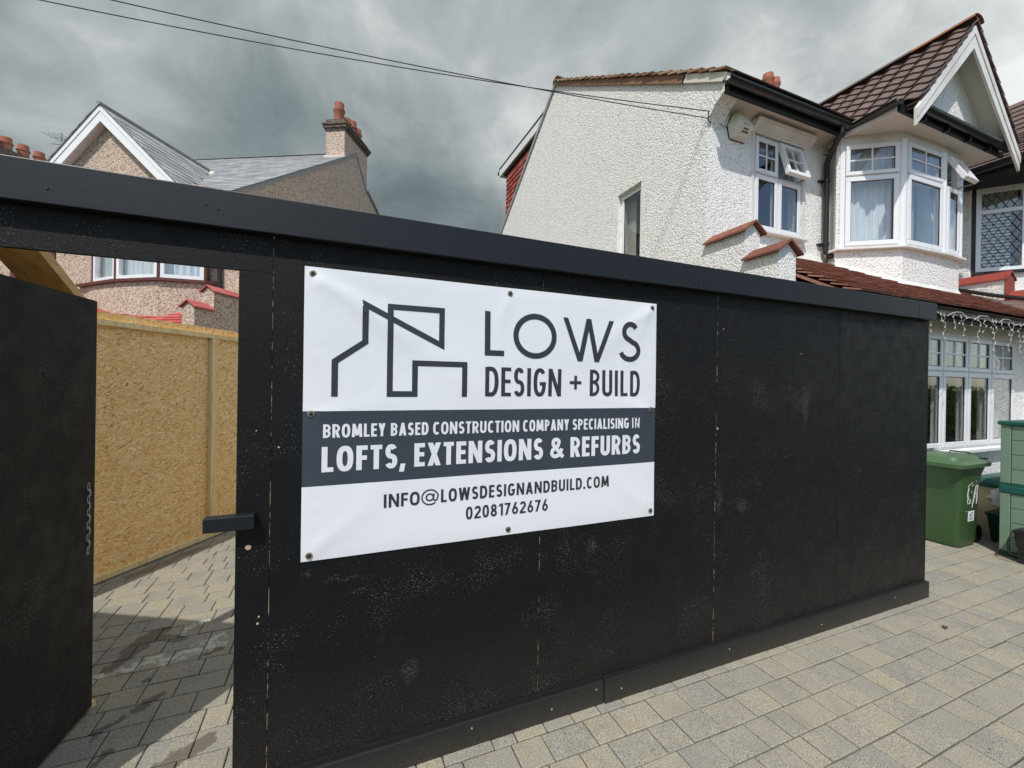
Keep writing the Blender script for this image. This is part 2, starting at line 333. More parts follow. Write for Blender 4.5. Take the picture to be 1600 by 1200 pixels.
# ------------------------------------------------------------------ mesh helpers
class MB:
    def __init__(s): s.v = []; s.f = []; s.t = []
    def add(s, vs_, fs, tint=0.0):
        o = len(s.v); s.v += [Vector(p) for p in vs_]
        for q in fs: s.f.append([i+o for i in q]); s.t.append(tint)
        return s
    def obox(s, O, ux, a0, a1, d0, d1, z0, z1, tint=0.0):
        """box in the frame of a wall: a along ux, d outwards (towards the viewer), z up"""
        O = Vector((O[0], O[1], 0)); ux = Vector((ux[0], ux[1], 0)).normalized(); n = Vector((ux.y, -ux.x, 0))
        c = [O+ux*a+n*d+Vector((0, 0, z)) for z in (z0, z1) for d in (d1, d0) for a in (a0, a1)]
        return s.add(c, [(0, 1, 5, 4), (1, 3, 7, 5), (3, 2, 6, 7), (2, 0, 4, 6), (4, 5, 7, 6), (0, 2, 3, 1)], tint)
    def box(s, x0, x1, y0, y1, z0, z1, tint=0.0):
        c = [(x, y, z) for z in (z0, z1) for y in (y0, y1) for x in (x0, x1)]
        return s.add(c, [(0, 1, 5, 4), (1, 3, 7, 5), (3, 2, 6, 7), (2, 0, 4, 6), (4, 5, 7, 6), (0, 2, 3, 1)], tint)
    def prism(s, pts, vec, tint=0.0):
        """closed polygon (3D points) pushed along vec"""
        n = len(pts); vec = Vector(vec); a = [Vector(p) for p in pts]; b_ = [p+vec for p in a]
        fs = [tuple(range(n))[::-1], tuple(range(n, 2*n))]+[(i, (i+1) % n, n+(i+1) % n, n+i) for i in range(n)]
        return s.add(a+b_, fs, tint)
    def sweep(s, path, prof, closed=False, tint=0.0, upv=Vector((0, 0, 1))):
        """profile (side, up) along a path, mitred"""
        P = [Vector(p) for p in path]; n = len(P); k = len(prof); vs_ = []
        for i in range(n):
            d0 = (P[i]-P[i-1]).normalized() if i > 0 or closed else (P[1]-P[0]).normalized()
            d1 = (P[(i+1) % n]-P[i]).normalized() if i < n-1 or closed else d0
            t_ = (d0+d1).normalized(); sd = t_.cross(upv).normalized(); u = sd.cross(t_).normalized()
            m_ = 1/max(.35, t_.dot(d0))
            vs_ += [P[i]+sd*(a*m_)+u*b_ for a, b_ in prof]
        fs = []
        for i in range(n if closed else n-1):
            j = (i+1) % n
            fs += [(i*k+q, i*k+(q+1) % k, j*k+(q+1) % k, j*k+q) for q in range(k)]
        if not closed: fs += [tuple(range(k))[::-1], tuple((n-1)*k+q for q in range(k))]
        return s.add(vs_, fs, tint)
    def tube(s, path, r, seg=8, tint=0.0, closed=False):
        P = [Vector(p) for p in path]; n = len(P); vs_ = []; ref = Vector((.13, .37, .92))
        for i in range(n):
            a = P[i-1] if (i > 0 or closed) else P[i]; b_ = P[(i+1) % n] if (i < n-1 or closed) else P[i]
            t_ = (b_-a).normalized()
            if abs(t_.dot(ref)) > .97: ref = Vector((1, 0, 0))
            u = t_.cross(ref).normalized(); v = t_.cross(u).normalized()
            rr = r[i] if isinstance(r, (list, tuple)) else r
            vs_ += [P[i]+u*rr*math.cos(2*PI*q/seg)+v*rr*math.sin(2*PI*q/seg) for q in range(seg)]
        fs = []
        for i in range(n if closed else n-1):
            j = (i+1) % n
            fs += [(i*seg+q, j*seg+q, j*seg+(q+1) % seg, i*seg+(q+1) % seg) for q in range(seg)]
        if not closed: fs += [tuple(range(seg)), tuple((n-1)*seg+q for q in range(seg))[::-1]]
        return s.add(vs_, fs, tint)
    def lathe(s, c, prof, seg=16, tint=0.0):
        c = Vector(c); vs_ = []; k = len(prof)
        for r_, z in prof: vs_ += [c+Vector((r_*math.cos(2*PI*q/seg), r_*math.sin(2*PI*q/seg), z)) for q in range(seg)]
        fs = [(i*seg+q, i*seg+(q+1) % seg, (i+1)*seg+(q+1) % seg, (i+1)*seg+q) for i in range(k-1) for q in range(seg)]
        fs += [tuple(range(seg))[::-1], tuple((k-1)*seg+q for q in range(seg))]
        return s.add(vs_, fs, tint)
    def build(s, name, m, parent=None, smooth=False, kind=None, label=None, bevel=0, autosm=None):
        o = Vector(parent['org']) if parent is not None and 'org' in parent else Vector((0, 0, 0))
        me = bpy.data.meshes.new(name); me.from_pydata([tuple(p-o) for p in s.v], [], s.f)
        if any(s.t):
            at = me.attributes.new('tint', 'FLOAT', 'FACE'); at.data.foreach_set('value', s.t)
        me.materials.append(M[m])
        if smooth: me.polygons.foreach_set('use_smooth', [True]*len(s.f))
        bm = bmesh.new(); bm.from_mesh(me); bmesh.ops.recalc_face_normals(bm, faces=bm.faces); bm.to_mesh(me); bm.free()
        if smooth: me.set_sharp_from_angle(angle=R(autosm or 40))
        ob = bpy.data.objects.new(name, me); col.objects.link(ob)
        if parent is not None: ob.parent = parent; ob['org'] = tuple(o)
        if bevel:
            md = ob.modifiers.new('bevel', 'BEVEL'); md.width = bevel; md.segments = 2; md.limit_method = 'ANGLE'
        if kind: ob['kind'] = kind
        if label: ob['label'] = label
        return ob
def thing(name, label, cat, loc=(0, 0, 0), rotz=0.0, org=None, group=None):
    o = bpy.data.objects.new(name, None); col.objects.link(o); o.location = loc; o.rotation_euler = (0, 0, rotz)
    o.empty_display_size = .2; o['org'] = tuple(org if org is not None else loc); o['label'] = label; o['category'] = cat
    if group: o['group'] = group
    return o
def tag(o, label, cat, group=None):
    o['label'] = label; o['category'] = cat
    if group: o['group'] = group
    return o
def inst(name, me, parent, loc, rot=None, tintless=True):
    o = bpy.data.objects.new(name, me); col.objects.link(o); o.parent = parent
    og = Vector(parent['org']) if parent is not None and 'org' in parent else Vector((0, 0, 0))
    if isinstance(loc, Matrix): mm = loc.copy(); mm.translation = mm.translation-og; o.matrix_local = mm
    else:
        o.location = Vector(loc)-og
        if rot: o.rotation_euler = rot
    return o
def meshof(b_, name, m, smooth=False):
    o = b_.build(name, m, None, smooth); me = o.data; bpy.data.objects.remove(o); return me
def wall(b_, O, ux, a0, a1, d0, d1, z0, z1, ops=()):
    xs = sorted({a0, a1, *[o[0] for o in ops], *[o[1] for o in ops]})
    for xa, xb in zip(xs, xs[1:]):
        cuts = sorted((o[2], o[3]) for o in ops if o[0] <= xa+1e-6 and o[1] >= xb-1e-6)
        z = z0
        for c0, c1 in cuts:
            if c0 > z: b_.obox(O, ux, xa, xb, d0, d1, z, c0)
            z = c1
        if z < z1: b_.obox(O, ux, xa, xb, d0, d1, z, z1)
def frame(b_, O, ux, a0, a1, z0, z1, wd, d0, d1):
    b_.obox(O, ux, a0, a1, d0, d1, z0, z0+wd); b_.obox(O, ux, a0, a1, d0, d1, z1-wd, z1)
    b_.obox(O, ux, a0, a0+wd, d0, d1, z0+wd, z1-wd); b_.obox(O, ux, a1-wd, a1, d0, d1, z0+wd, z1-wd)
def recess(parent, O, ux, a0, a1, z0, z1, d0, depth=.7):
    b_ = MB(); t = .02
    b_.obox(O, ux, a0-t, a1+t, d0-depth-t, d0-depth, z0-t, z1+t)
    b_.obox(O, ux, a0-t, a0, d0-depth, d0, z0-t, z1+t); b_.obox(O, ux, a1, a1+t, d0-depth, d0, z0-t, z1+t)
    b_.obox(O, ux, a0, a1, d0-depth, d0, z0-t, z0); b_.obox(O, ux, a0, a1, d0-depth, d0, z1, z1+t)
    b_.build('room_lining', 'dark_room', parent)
def curtain(parent, O, ux, a0, a1, z0, z1, d, m='net_curtain', pitch_=.055, amp=.014):
    O = Vector((O[0], O[1], 0)); ux = Vector((ux[0], ux[1], 0)).normalized(); n = Vector((ux.y, -ux.x, 0)); b_ = MB()
    N = max(8, int((a1-a0)/pitch_*8)); ph = random.random()*6; vs_ = []
    for i in range(N+1):
        a = a0+(a1-a0)*i/N; dd = d+amp*math.sin(2*PI*a/pitch_+ph+1.3*math.sin(a*7+ph))+.3*amp*math.sin(a*31)
        for z in (z0, z1): vs_.append(O+ux*a+n*dd+Vector((0, 0, z)))
    b_.add(vs_, [(2*i, 2*i+2, 2*i+3, 2*i+1) for i in range(N)])
    return b_.build('curtain', m, parent, True, autosm=60)
def light_unit(win, O, ux, a0, a1, z0, z1, d, bars=(0, 0), sash=.055, m='white_upvc', openq=False, glassm='glass'):
    """one glazed light: sash, gasket, pane and white glazing bars; sub-parts of the window"""
    if openq:     # hinged at the top, pushed out at the bottom
        b_ = MB(); g_ = MB(); h_ = MB(); q_ = MB()
        frame(b_, O, ux, a0, a1, z0, z1, sash, d-.01, d+.045)
        h_.obox(O, ux, a0+sash, a1-sash, d+.012, d+.018, z0+sash, z1-sash)
        for i in range(1, bars[0]): a = a0+sash+(a1-a0-2*sash)*i/bars[0]; q_.obox(O, ux, a-.009, a+.009, d+.019, d+.030, z0+sash, z1-sash)
        for i in range(1, bars[1]): z = z0+sash+(z1-z0-2*sash)*i/bars[1]; q_.obox(O, ux, a0+sash, a1-sash, d+.019, d+.0295, z-.009, z+.009)
        u = Vector((ux[0], ux[1], 0)).normalized(); piv = Vector((O[0], O[1], 0))+Vector((0, 0, z1)); n = Vector((u.y, -u.x, 0)); piv = piv+n*(d+.04)
        rot = Matrix.Rotation(openq, 3, u)
        for bb in (b_, h_, q_): bb.v = [rot@(p-piv)+piv for p in bb.v]
        for s_ in (a0+.01, a1-.022):      # friction stays
            g_.obox(O, ux, s_, s_+.012, d, d+.17, z0+.02, z0+.032)
        b_.build('open_sash', m, win, bevel=.004); h_.build('pane', glassm, win); q_.build('glazing_bar', m, win); g_.build('window_stay', 'steel', win)
        return
    b_ = MB(); frame(b_, O, ux, a0, a1, z0, z1, sash, d, d+.03); b_.build('sash', m, win, bevel=.006)
    g_ = MB(); frame(g_, O, ux, a0+sash, a1-sash, z0+sash, z1-sash, .006, d+.004, d+.016); g_.build('gasket', 'dark_gasket', win)
    h_ = MB(); h_.obox(O, ux, a0+sash+.004, a1-sash-.004, d+.006, d+.011, z0+sash+.004, z1-sash-.004); h_.build('pane', glassm, win)
    if bars != (0, 0):
        q_ = MB()
        for i in range(1, bars[0]): a = a0+sash+(a1-a0-2*sash)*i/bars[0]; q_.obox(O, ux, a-.009, a+.009, d+.0115, d+.020, z0+sash, z1-sash)
        for i in range(1, bars[1]): z = z0+sash+(z1-z0-2*sash)*i/bars[1]; q_.obox(O, ux, a0+sash, a1-sash, d+.0115, d+.0195, z-.009, z+.009)
        q_.build('glazing_bar', m, win)

# half-round gutter profile (side, up)
def gutter_prof(r=.056, n=7, t=.004):
    a = [(r*math.cos(PI+PI*i/n), r*math.sin(PI+PI*i/n)) for i in range(n+1)]
    b_ = [((r-t)*math.cos(2*PI-PI*i/n), (r-t)*math.sin(2*PI-PI*i/n)) for i in range(n+1)]
    return a+b_
def wave_tile(w_, l_, t_=.016, amp=.016, n=10):
    """one roll tile, lying in local x (across) y (up the slope)"""
    b_ = MB(); vs_ = []
    for y, dz in ((0, .032), (l_, 0.0)):
        for zz in (0, t_):
            for i in range(n+1):
                x = w_*i/n; vs_.append((x, y, dz+zz+amp*math.sin(2*PI*i/n*1.0)))
    k = n+1; fs = []
    for i in range(n):
        fs += [(k+i, k+i+1, 3*k+i+1, 3*k+i), (i+1, i, 2*k+i, 2*k+i+1), (i, i+1, k+i+1, k+i), (2*k+i+1, 2*k+i, 3*k+i, 3*k+i+1)]
    fs += [(0, k, 3*k, 2*k), (n, 2*k+n, 3*k+n, k+n)]
    return b_.add(vs_, fs)
def slope_matrix(P0, across, upv):
    a = Vector(across).normalized(); u = Vector(upv).normalized(); n = a.cross(u).normalized()
    return Matrix(((a.x, u.x, n.x, P0[0]), (a.y, u.y, n.y, P0[1]), (a.z, u.z, n.z, P0[2]), (0, 0, 0, 1)))
def plain_tiles(P0, across, upv, width, length, gauge, tw, m, parent, name='roof_tile', thick=.012, lift=.016, keep=None, kind='stuff', rows_as_parts=False):
    """overlapping plain tiles on a slope"""
    a = Vector(across).normalized(); u = Vector(upv).normalized(); n = a.cross(u).normalized(); P0 = Vector(P0)
    rows = int(length/gauge); b_ = MB(); out = []
    for r_ in range(rows):
        if rows_as_parts: b_ = MB()
        x = -tw*.5*(r_ % 2)
        while x < width:
            x0 = max(0, x)+.0015; x1 = min(width, x+tw)-.0015; x += tw
            if x1-x0 < .02: continue
            y0 = r_*gauge+random.uniform(-.003, .003); y1 = y0+gauge*1.25
            if keep and not keep((x0+x1)/2, y0+gauge*.4): continue
            j = random.uniform(-.002, .002); tt = random.random()
            c = [P0+a*xx+u*yy+n*zz for xx, yy, zz in ((x0, y0, lift+j), (x1, y0, lift+j), (x1, y1, 0), (x0, y1, 0), (x0, y0, lift+thick+j), (x1, y0, lift+thick+j), (x1, y1, thick), (x0, y1, thick))]
            b_.add(c, [(0, 1, 5, 4), (1, 2, 6, 5), (3, 0, 4, 7), (4, 5, 6, 7), (0, 3, 2, 1)], tt+.001)
        if rows_as_parts and b_.v: out.append(b_.build(name, m, parent))
    if not rows_as_parts: out.append(b_.build(name, m, parent, kind=kind))
    return out

# ================================================================== GROUND
g = MB().box(-600, 600, -600, 600, -.6, -.16).build('ground', 'far_grass'); g['kind'] = 'structure'
g = MB().box(-60, 60, -14, -6.2, -.159, -.155).build('road', 'asphalt'); g['kind'] = 'structure'
g = MB().box(-40, 40, -6.2, -4.3, -.158, -.03).build('pavement', 'asphalt'); g['kind'] = 'structure'
drive = MB().box(-9, 16, -4.3, 12, -.157, -.012).build('driveway', 'joint_sand'); drive['kind'] = 'structure'; drive['org'] = (0, 0, 0)
def paver_mesh(l, wd=.16, ch=.004):
    b_ = MB(); g_ = .0030; x0, x1, y0, y1 = g_, l-g_, g_, wd-g_; z = 0.0; zb = -.03
    v = [(x0, y0, zb), (x1, y0, zb), (x1, y1, zb), (x0, y1, zb), (x0, y0, z-ch*.8), (x1, y0, z-ch*.8), (x1, y1, z-ch*.8), (x0, y1, z-ch*.8), (x0+ch, y0+ch, z), (x1-ch, y0+ch, z), (x1-ch, y1-ch, z), (x0+ch, y1-ch, z)]
    return b_.add(v, [(0, 1, 5, 4), (1, 2, 6, 5), (2, 3, 7, 6), (3, 0, 4, 7), (4, 5, 9, 8), (5, 6, 10, 9), (6, 7, 11, 10), (7, 4, 8, 11), (8, 9, 10, 11)])
pl = []
for k in range(-27, 74):
    y = -.085+.16*k
    prev = 0; x = 4.60
    while x > -8.5:
        l = random.choice((.12, .16, .16, .20, .24, .24, .24))
        if l == prev == .24: l = .16
        prev = l; x -= l; pl.append((x, y, l))
    pl.append((4.60, y, .12)); x = 4.72
    while x < 15.5:
        l = random.choice((.12, .16, .16, .20, .24, .24, .24))
        if l == prev == .24: l = .16
        prev = l; pl.append((x, y, l)); x += l
pr_ = []
def keepp(x, y):
    if y > 4.6 and x < 4: return False
    if y > 1.9 and x > 4.1: return False
    if y > .95 and x > 4.4: return False
    if y < 0 and x < -1.6: return False
    if x < -3.2: return False
    if y < -2.2 and x < 2: return False
    return x < 13 and y < 4.6
for x, y, l in pl:
    if not keepp(x, y): continue
    c = Vector((x+l/2, y+.08, 0))-CAMP; d = c.dot(fwd)
    if d < .6: pr_.append((0, x, y, l)); continue
    sx = 662.6*c.dot(rt)/d; sy = 600-662.6*c.dot(up)/d
    vis = -800 < sx < 800 and sy < 1200
    # hidden behind the hoarding?
    if y+.08 > 0:
        s_ = 1.957/(y+.08+1.957); xi = (x+l/2)*s_
        if -.36 < xi < 4.6 or xi < -1.25: vis = False
    pr_.append((l*.16*1.7/d**3 if vis else 0, x, y, l))
pr_.sort(reverse=True)
pm = {}
for l in (.12, .16, .20, .24): pm[l] = [meshof(paver_mesh(l), 'paver', 'paver')]
rest = MB()
for i, (s_, x, y, l) in enumerate(pr_):
    z = random.uniform(-.002, .002)
    if i < 298 and s_ > 0:
        o = inst('paver', pm[l][0], drive, (x, y, z)); o.rotation_euler = (random.uniform(-.009, .009), random.uniform(-.009, .009), random.uniform(-.006, .006))
    else:
        q = paver_mesh(l); q.v = [p+Vector((x, y, z)) for p in q.v]; rest.add(q.v, q.f, random.random()+.001)
rest.build('paving_blocks', 'paver', drive, kind='stuff')
gb = MB()
for i in range(900):
    x = random.uniform(-.3, 4.6); y = -.047-abs(random.gauss(0, .03)) if i < 600 else random.uniform(-2.2, -.05); z = .0005; q_ = random.uniform(.0012, .0035); a = random.random()*3
    gb.add([(x+q_*math.cos(a+k_*2.09), y+q_*math.sin(a+k_*2.09), z) for k_ in range(3)]+[(x, y, z+q_*1.2)], [(0, 1, 3), (1, 2, 3), (2, 0, 3)], .5+.4*random.random())
o = gb.build('grit', 'paver', None, kind='stuff')
# small litter on the blocks
for nm, (x, y), m_, lab in (('wood_offcut', (-1.18, .91), 'raw_timber', 'pale wood offcut on the paving at the foot of the black gate'),):
    b_ = MB().box(-.012, .012, -.045, .045, 0, .03); o = b_.build(nm, m_); o.location = (x, y, .002); o.rotation_euler = (0, 0, -.5); tag(o, lab, 'offcut')
for i, (x, y, lab) in enumerate(((4.12, -.33, 'curled brown dead leaf on the paving nearest the end of the black hoarding'), (4.28, -.72, 'curled brown dead leaf on the open paving farther out from the hoarding'))):
    b_ = MB(); n = 9
    vs_ = []
    for j in range(n):
        a = j/(n-1); wdt = .014*math.sin(PI*a)**.7+.001
        vs_ += [(-.03+.06*a, -wdt, .004+.012*math.sin(PI*a)), (-.03+.06*a, 0, .002), (-.03+.06*a, wdt, .006+.010*math.sin(PI*a))]
    b_.add(vs_, [(3*j+q, 3*j+3+q, 3*j+4+q, 3*j+1+q) for j in range(n-1) for q in (0, 1)])
    o = b_.build('dead_leaf', 'dead_leaf', smooth=True); o.location = (x, y, .001); o.rotation_euler = (0, 0, .4+i*1.9); tag(o, lab, 'leaf', 'dead leaves on the paving')

# ================================================================== WHITE HOUSE
XS, YW = 4.12, 1.90
EX = (1, 0)
H = thing('white_house', 'white roughcast semi-detached house with gabled bay behind the right end of the hoarding', 'house', (XS, YW, 0))
W1 = (4.925, 5.86, 3.755, 5.0)
b_ = MB()
wall(b_, (0, YW), EX, XS+.25, 9.0, -.25, 0, 0, 5.25, [W1, (6.46, 8.7, 3.55, 5.02)])
b_.build('front_wall', 'white_roughcast', H)
# flank wall with window opening, corbelled forward under the eaves
b_ = MB()
wy0, wy1, wz0, wz1 = 3.10, 3.665, 3.50, 4.75
prof1 = [(YW, 0), (YW, 4.90), (1.87, 4.99), (1.80, 5.08), (1.68, 5.16), (1.61, 5.20), (1.60, 5.30), (5.79, 7.91), (9.6, 5.30), (9.6, 0)]
def flank_piece(pts): b_.prism([(XS, y, z) for y, z in pts], (.25, 0, 0))
def ztop(y): return 5.30+(y-1.6)*(7.91-5.30)/4.19 if y < 5.79 else 7.91-(y-5.79)*(7.91-5.30)/3.81
flank_piece([(YW, 0), (YW, 4.90), (1.87, 4.99), (1.80, 5.08), (1.68, 5.16), (1.61, 5.20), (1.60, 5.30), (wy0, ztop(wy0)), (wy0, 0)])
flank_piece([(wy0, 0), (wy0, wz0), (wy1, wz0), (wy1, 0)])
flank_piece([(wy0, wz1), (wy0, ztop(wy0)), (wy1, ztop(wy1)), (wy1, wz1)])
flank_piece([(wy1, 0), (wy1, ztop(wy1)), (5.79, 7.91), (9.6, 5.30), (9.6, 0)])
b_.build('flank_wall', 'white_roughcast', H)
# flank window: ux runs along +y reversed so that 'outwards' is -x
UF = (0, -1); OF = (XS, wy1)
wn = MB(); frame(wn, OF, UF, 0, wy1-wy0, wz0, wz1, .05, -.13, -.07); win = wn.build('window', 'white_upvc', H)
light_unit(win, OF, UF, .045, wy1-wy0-.045, wz0+.045, wz1-.045, -.085, sash=.04)
recess(win, OF, UF, .0, wy1-wy0, wz0, wz1, -.25, .5)
curtain(win, OF, UF, .03, .2, wz0+.03, wz1-.03, -.2, 'warm_curtain'); 
MB().obox(OF, UF, .22, .5, -.3, -.18, wz0, wz0+.16).build('timber_box', 'sill_timber', win)
# roofs (front and rear slopes of the main roof)
b_ = MB()
def roofslab(x0, x1, y0, z0, y1, z1, t=.06): b_.prism([(x0, y0, z0), (x0, y1, z1), (x0, y1, z1+t), (x0, y0, z0+t)], (x1-x0, 0, 0))
roofslab(XS+.02, 14, 1.60, 5.285, 5.79, 7.90); roofslab(XS+.02, 14, 9.8, 5.16, 5.795, 7.905)
b_.build('roof_deck', 'brown_tile', H)
plain_tiles((XS+.03, 1.56, 5.315), (1, 0, 0), (0, 4.23, 2.64), 4.8, 4.9, .30, .30, 'brown_tile', H, 'roof_tile', lift=.02)
# verge: bedding mortar and a stepped line of tile edges on the flank
b_ = MB(); L = math.hypot(4.19, 2.61)
uy, uz = 4.19/L, 2.61/L
def vp(s, o): return (XS-.035, 1.60+uy*s-uz*o, 5.30+uz*s+uy*o)
b_.prism([vp(.75, -.07), vp(L-.02, -.035), vp(L-.02, .03), vp(.75, .03)], (.16, 0, 0)); b_.build('verge_bedding', 'old_tile', H)
b_ = MB(); b_.prism([vp(.03, -.06), vp(.78, -.065), vp(.78, .032), vp(.03, .032)], (.14, 0, 0)); b_.build('verge_mortar', 'smooth_render', H)
vt = MB(); vt.add([(-.02, 0, .03), (.2, 0, .03), (.2, .25, 0), (-.02, .25, 0), (-.02, 0, .052), (.2, 0, .052), (.2, .25, .022), (-.02, .25, .022)], [(0, 1, 5, 4), (1, 2, 6, 5), (2, 3, 7, 6), (3, 0, 4, 7), (4, 5, 6, 7), (0, 3, 2, 1)])
vme = meshof(vt, 'verge_tile', 'old_tile')
for i in range(24):
    s_ = .04+i*.205; p = vp(s_, .03); inst('verge_tile', vme, H, slope_matrix((p[0]-.012+random.uniform(-.006, .006), p[1], p[2]+random.uniform(-.004, .004)), (1, 0, 0), (0, uy, uz)))
# black verge trim down the rear slope
b_ = MB(); ry = Vector((0, 9.6-5.79, 5.30-7.91)).normalized()
b_.prism([(XS-.03, 5.74, 7.93), (XS-.03, 9.65, 5.25), (XS-.03, 9.65, 5.33), (XS-.03, 5.80, 7.995)], (.1, 0, 0)); b_.build('rear_verge', 'slate', H)
# rear dormer
dm = MB(); dm.box(XS+.06, 8.8, 6.4, 9.26, 7.70, 7.78); dorm = dm.build('dormer', 'black_fascia', H)
b_ = MB(); b_.box(XS+.05, 8.8, 6.2, 9.22, 7.52, 7.70); b_.build('fascia', 'white_upvc', dorm)
b_ = MB(); b_.box(XS+.10, 8.7, 6.5, 9.0, 7.46, 7.52); b_.build('soffit_trim', 'black_fascia', dorm)
b_ = MB(); b_.box(XS+.16, 8.7, 6.6, 8.85, 5.5, 7.46); b_.build('cheek_wall', 'hung_tile', dorm)
plain_tiles((XS+.15, 8.87, 5.2), (0, -1, 0), (0, 0, 1), 2.4, 2.26, .12, .165, 'hung_tile', dorm, 'hung_tiles', thick=.012, lift=.024, keep=lambda a, u: 5.2+u > ztop(8.87-a)-.15)
b_ = MB().tube([(XS+.05, 9.30, 7.66), (8.8, 9.30, 7.66)], .055); b_.build('rear_gutter', 'black_plastic', dorm, True)
MB().box(XS-.02, XS, 7.72, 7.98, 6.62, 6.645).build('overflow_pipe', 'black_plastic', H)
# eaves: plaster cove, fascia, gutter
b_ = MB(); pr0 = [(1.9, 5.13), (1.86, 5.165), (1.80, 5.185), (1.66, 5.20), (1.66, 5.24), (1.9, 5.24)]
b_.prism([(XS+.25, y, z) for y, z in pr0], (6.42-XS-.25, 0, 0)); b_.build('eaves_soffit', 'smooth_render', H, True)
MB().box(XS+.0, 6.36, 1.605, 1.66, 5.13, 5.27).build('fascia_board', 'black_fascia', H)
gz = 5.225
gp = gutter_prof(.062)
b_ = MB(); b_.sweep([(XS-.10, 1.545, gz), (6.29, 1.545, gz), (6.22, .98, gz)], gp); gut = b_.build('gutter', 'black_plastic', H, True)
b_ = MB(); b_.sweep([(6.40, .945, gz-.01), (8.84, .945, gz-.01)], gp); gut2 = b_.build('gutter', 'black_plastic', H, True)
def bracket(g_, p, d=Vector((1, 0, 0)), r_=.064, w_=.03):
    q = MB(); q.sweep([Vector(p)-d*w_/2, Vector(p)+d*w_/2], gutter_prof(r_, 7, .010)); q.build('gutter_bracket', 'black_plastic', g_, True)
for x in (4.05, 4.55, 5.28, 5.95): bracket(gut, (x, 1.545, gz+.004))
for x in (6.75, 7.3, 7.85, 8.4): bracket(gut2, (x, .945, gz-.006))
for x in (6.75, 7.3, 7.85, 8.4): q = MB(); q.box(x-.015, x+.015, .96, 1.03, gz-.13, gz-.02); q.build('bracket_arm', 'black_plastic', gut2)
# downpipe with swan neck
xp = 6.27
b_ = MB(); b_.tube([(6.10, 1.545, 5.17), (6.10, 1.545, 5.10), (6.13, 1.60, 5.06), (xp-.02, 1.78, 4.93), (xp, 1.83, 4.86), (xp, 1.83, 4.2), (xp, 1.83, 3.62), (xp+.01, 1.79, 3.56), (xp+.02, 1.74, 3.55)], .034, 12); dp = b_.build('downpipe', 'black_plastic', H, True)
for z in (4.62, 3.74): q = MB(); q.tube([(xp, 1.83, z-.02), (xp, 1.83, z+.02)], .043, 12); q.box(xp-.09, xp+.02, 1.86, 1.90, z-.01, z+.01); q.build('pipe_clip', 'black_plastic', dp, True)
# head moulding over the single window (stepped cornice)
b_ = MB(); prm = [(1.905, 5.00), (1.875, 5.00), (1.872, 5.02), (1.855, 5.025), (1.85, 5.045), (1.825, 5.055), (1.82, 5.075), (1.79, 5.095), (1.783, 5.115), (1.768, 5.12), (1.768, 5.135), (1.905, 5.135)]
b_.prism([(4.86, y, z) for y, z in prm], (1.12, 0, 0)); b_.build('window_cornice', 'white_painted', H)
# W1 window
a0, a1, z0, z1 = W1
wn = MB(); frame(wn, (0, YW), EX, a0, a1, z0, z1, .045, -.09, -.02); am = (a0+a1)/2-.005; zt = 4.50
wn.obox((0, YW), EX, am-.025, am+.025, -.09, -.02, z0+.045, z1-.045); wn.obox((0, YW), EX, a0+.045, am-.025, -.09, -.02, zt-.03, zt+.03); wn.obox((0, YW), EX, am+.025, a1-.045, -.09, -.02, zt-.03, zt+.03)
win = wn.build('window', 'white_upvc', H, bevel=.003)
light_unit(win, (0, YW), EX, a0+.03, am-.01, zt+.015, z1-.03, -.022, (2, 2))
light_unit(win, (0, YW), EX, am+.01, a1-.03, zt+.015, z1-.03, -.022, (2, 2), openq=R(-16))
light_unit(win, (0, YW), EX, a0+.03, am-.01, z0+.03, zt-.015, -.022); light_unit(win, (0, YW), EX, am+.01, a1-.03, z0+.03, zt-.015, -.022)
recess(win, (0, YW), EX, a0, a1, z0, z1, -.25, .9)
curtain(win, (0, YW), EX, a0+.02, a0+.30, z0+.02, z1, -.2, 'grey_curtain', .09, .02); curtain(win, (0, YW), EX, a1-.38, a1-.02, z0+.02, z1, -.2, 'grey_curtain', .09, .02)
MB().obox((0, YW), EX, a0-.03, a1+.05, -.02, .07, z0-.03, z0-.002).build('window_sill', 'white_painted', win, bevel=.006)
MB().box(a0-.045, a0-.003, YW-.012, YW+.1, z0, z1).build('plaster_reveal', 'white_painted', H)
MB().box(a1+.003, a1+.06, YW-.012, YW+.1, z0, z1).build('plaster_reveal', 'white_painted', H)
# ---- first floor bay window
BP = [(6.27, 1.66), (6.87, 1.235), (7.78, 1.205), (8.27, 1.225), (8.87, 1.66)]
bz0, bz1 = 3.62, 5.02
ap = [(6.45, 1.9), (6.245, 1.69)]+BP+[(8.93, 1.9)]
b_ = MB(); b_.prism([(x, y, 2.3) for x, y in ap], (0, 0, bz0-.03-2.3)); b_.build('bay_apron', 'white_roughcast', H)
b_ = MB(); b_.prism([(x, y, bz1-.0) for x, y in ap], (0, 0, .13)); b_.build('bay_head', 'white_painted', H)
b_ = MB()
b_.prism([(6.45, 1.9, bz0-.03), (6.245, 1.69, bz0-.03), (6.262, 1.655, bz0-.03), (6.34, 1.72, bz0-.03), (6.50, 1.9, bz0-.03)], (0, 0, bz1-bz0+.03)); b_.build('bay_return', 'white_roughcast', H)
b_ = MB(); so_ = []
for i, (x, y) in enumerate(BP):
    c = Vector((7.57, 2.4)); d = (Vector((x, y))-c).normalized(); so_.append((x+d.x*.075, y+d.y*.075))
b_.prism([(x, y, bz0-.03) for x, y in [(6.22, 1.76)]+so_[0:]+[(9.0, 1.82), (8.8, 1.9), (6.4, 1.9)]], (0, 0, .03)); b_.build('bay_sill', 'white_painted', H, bevel=.004)
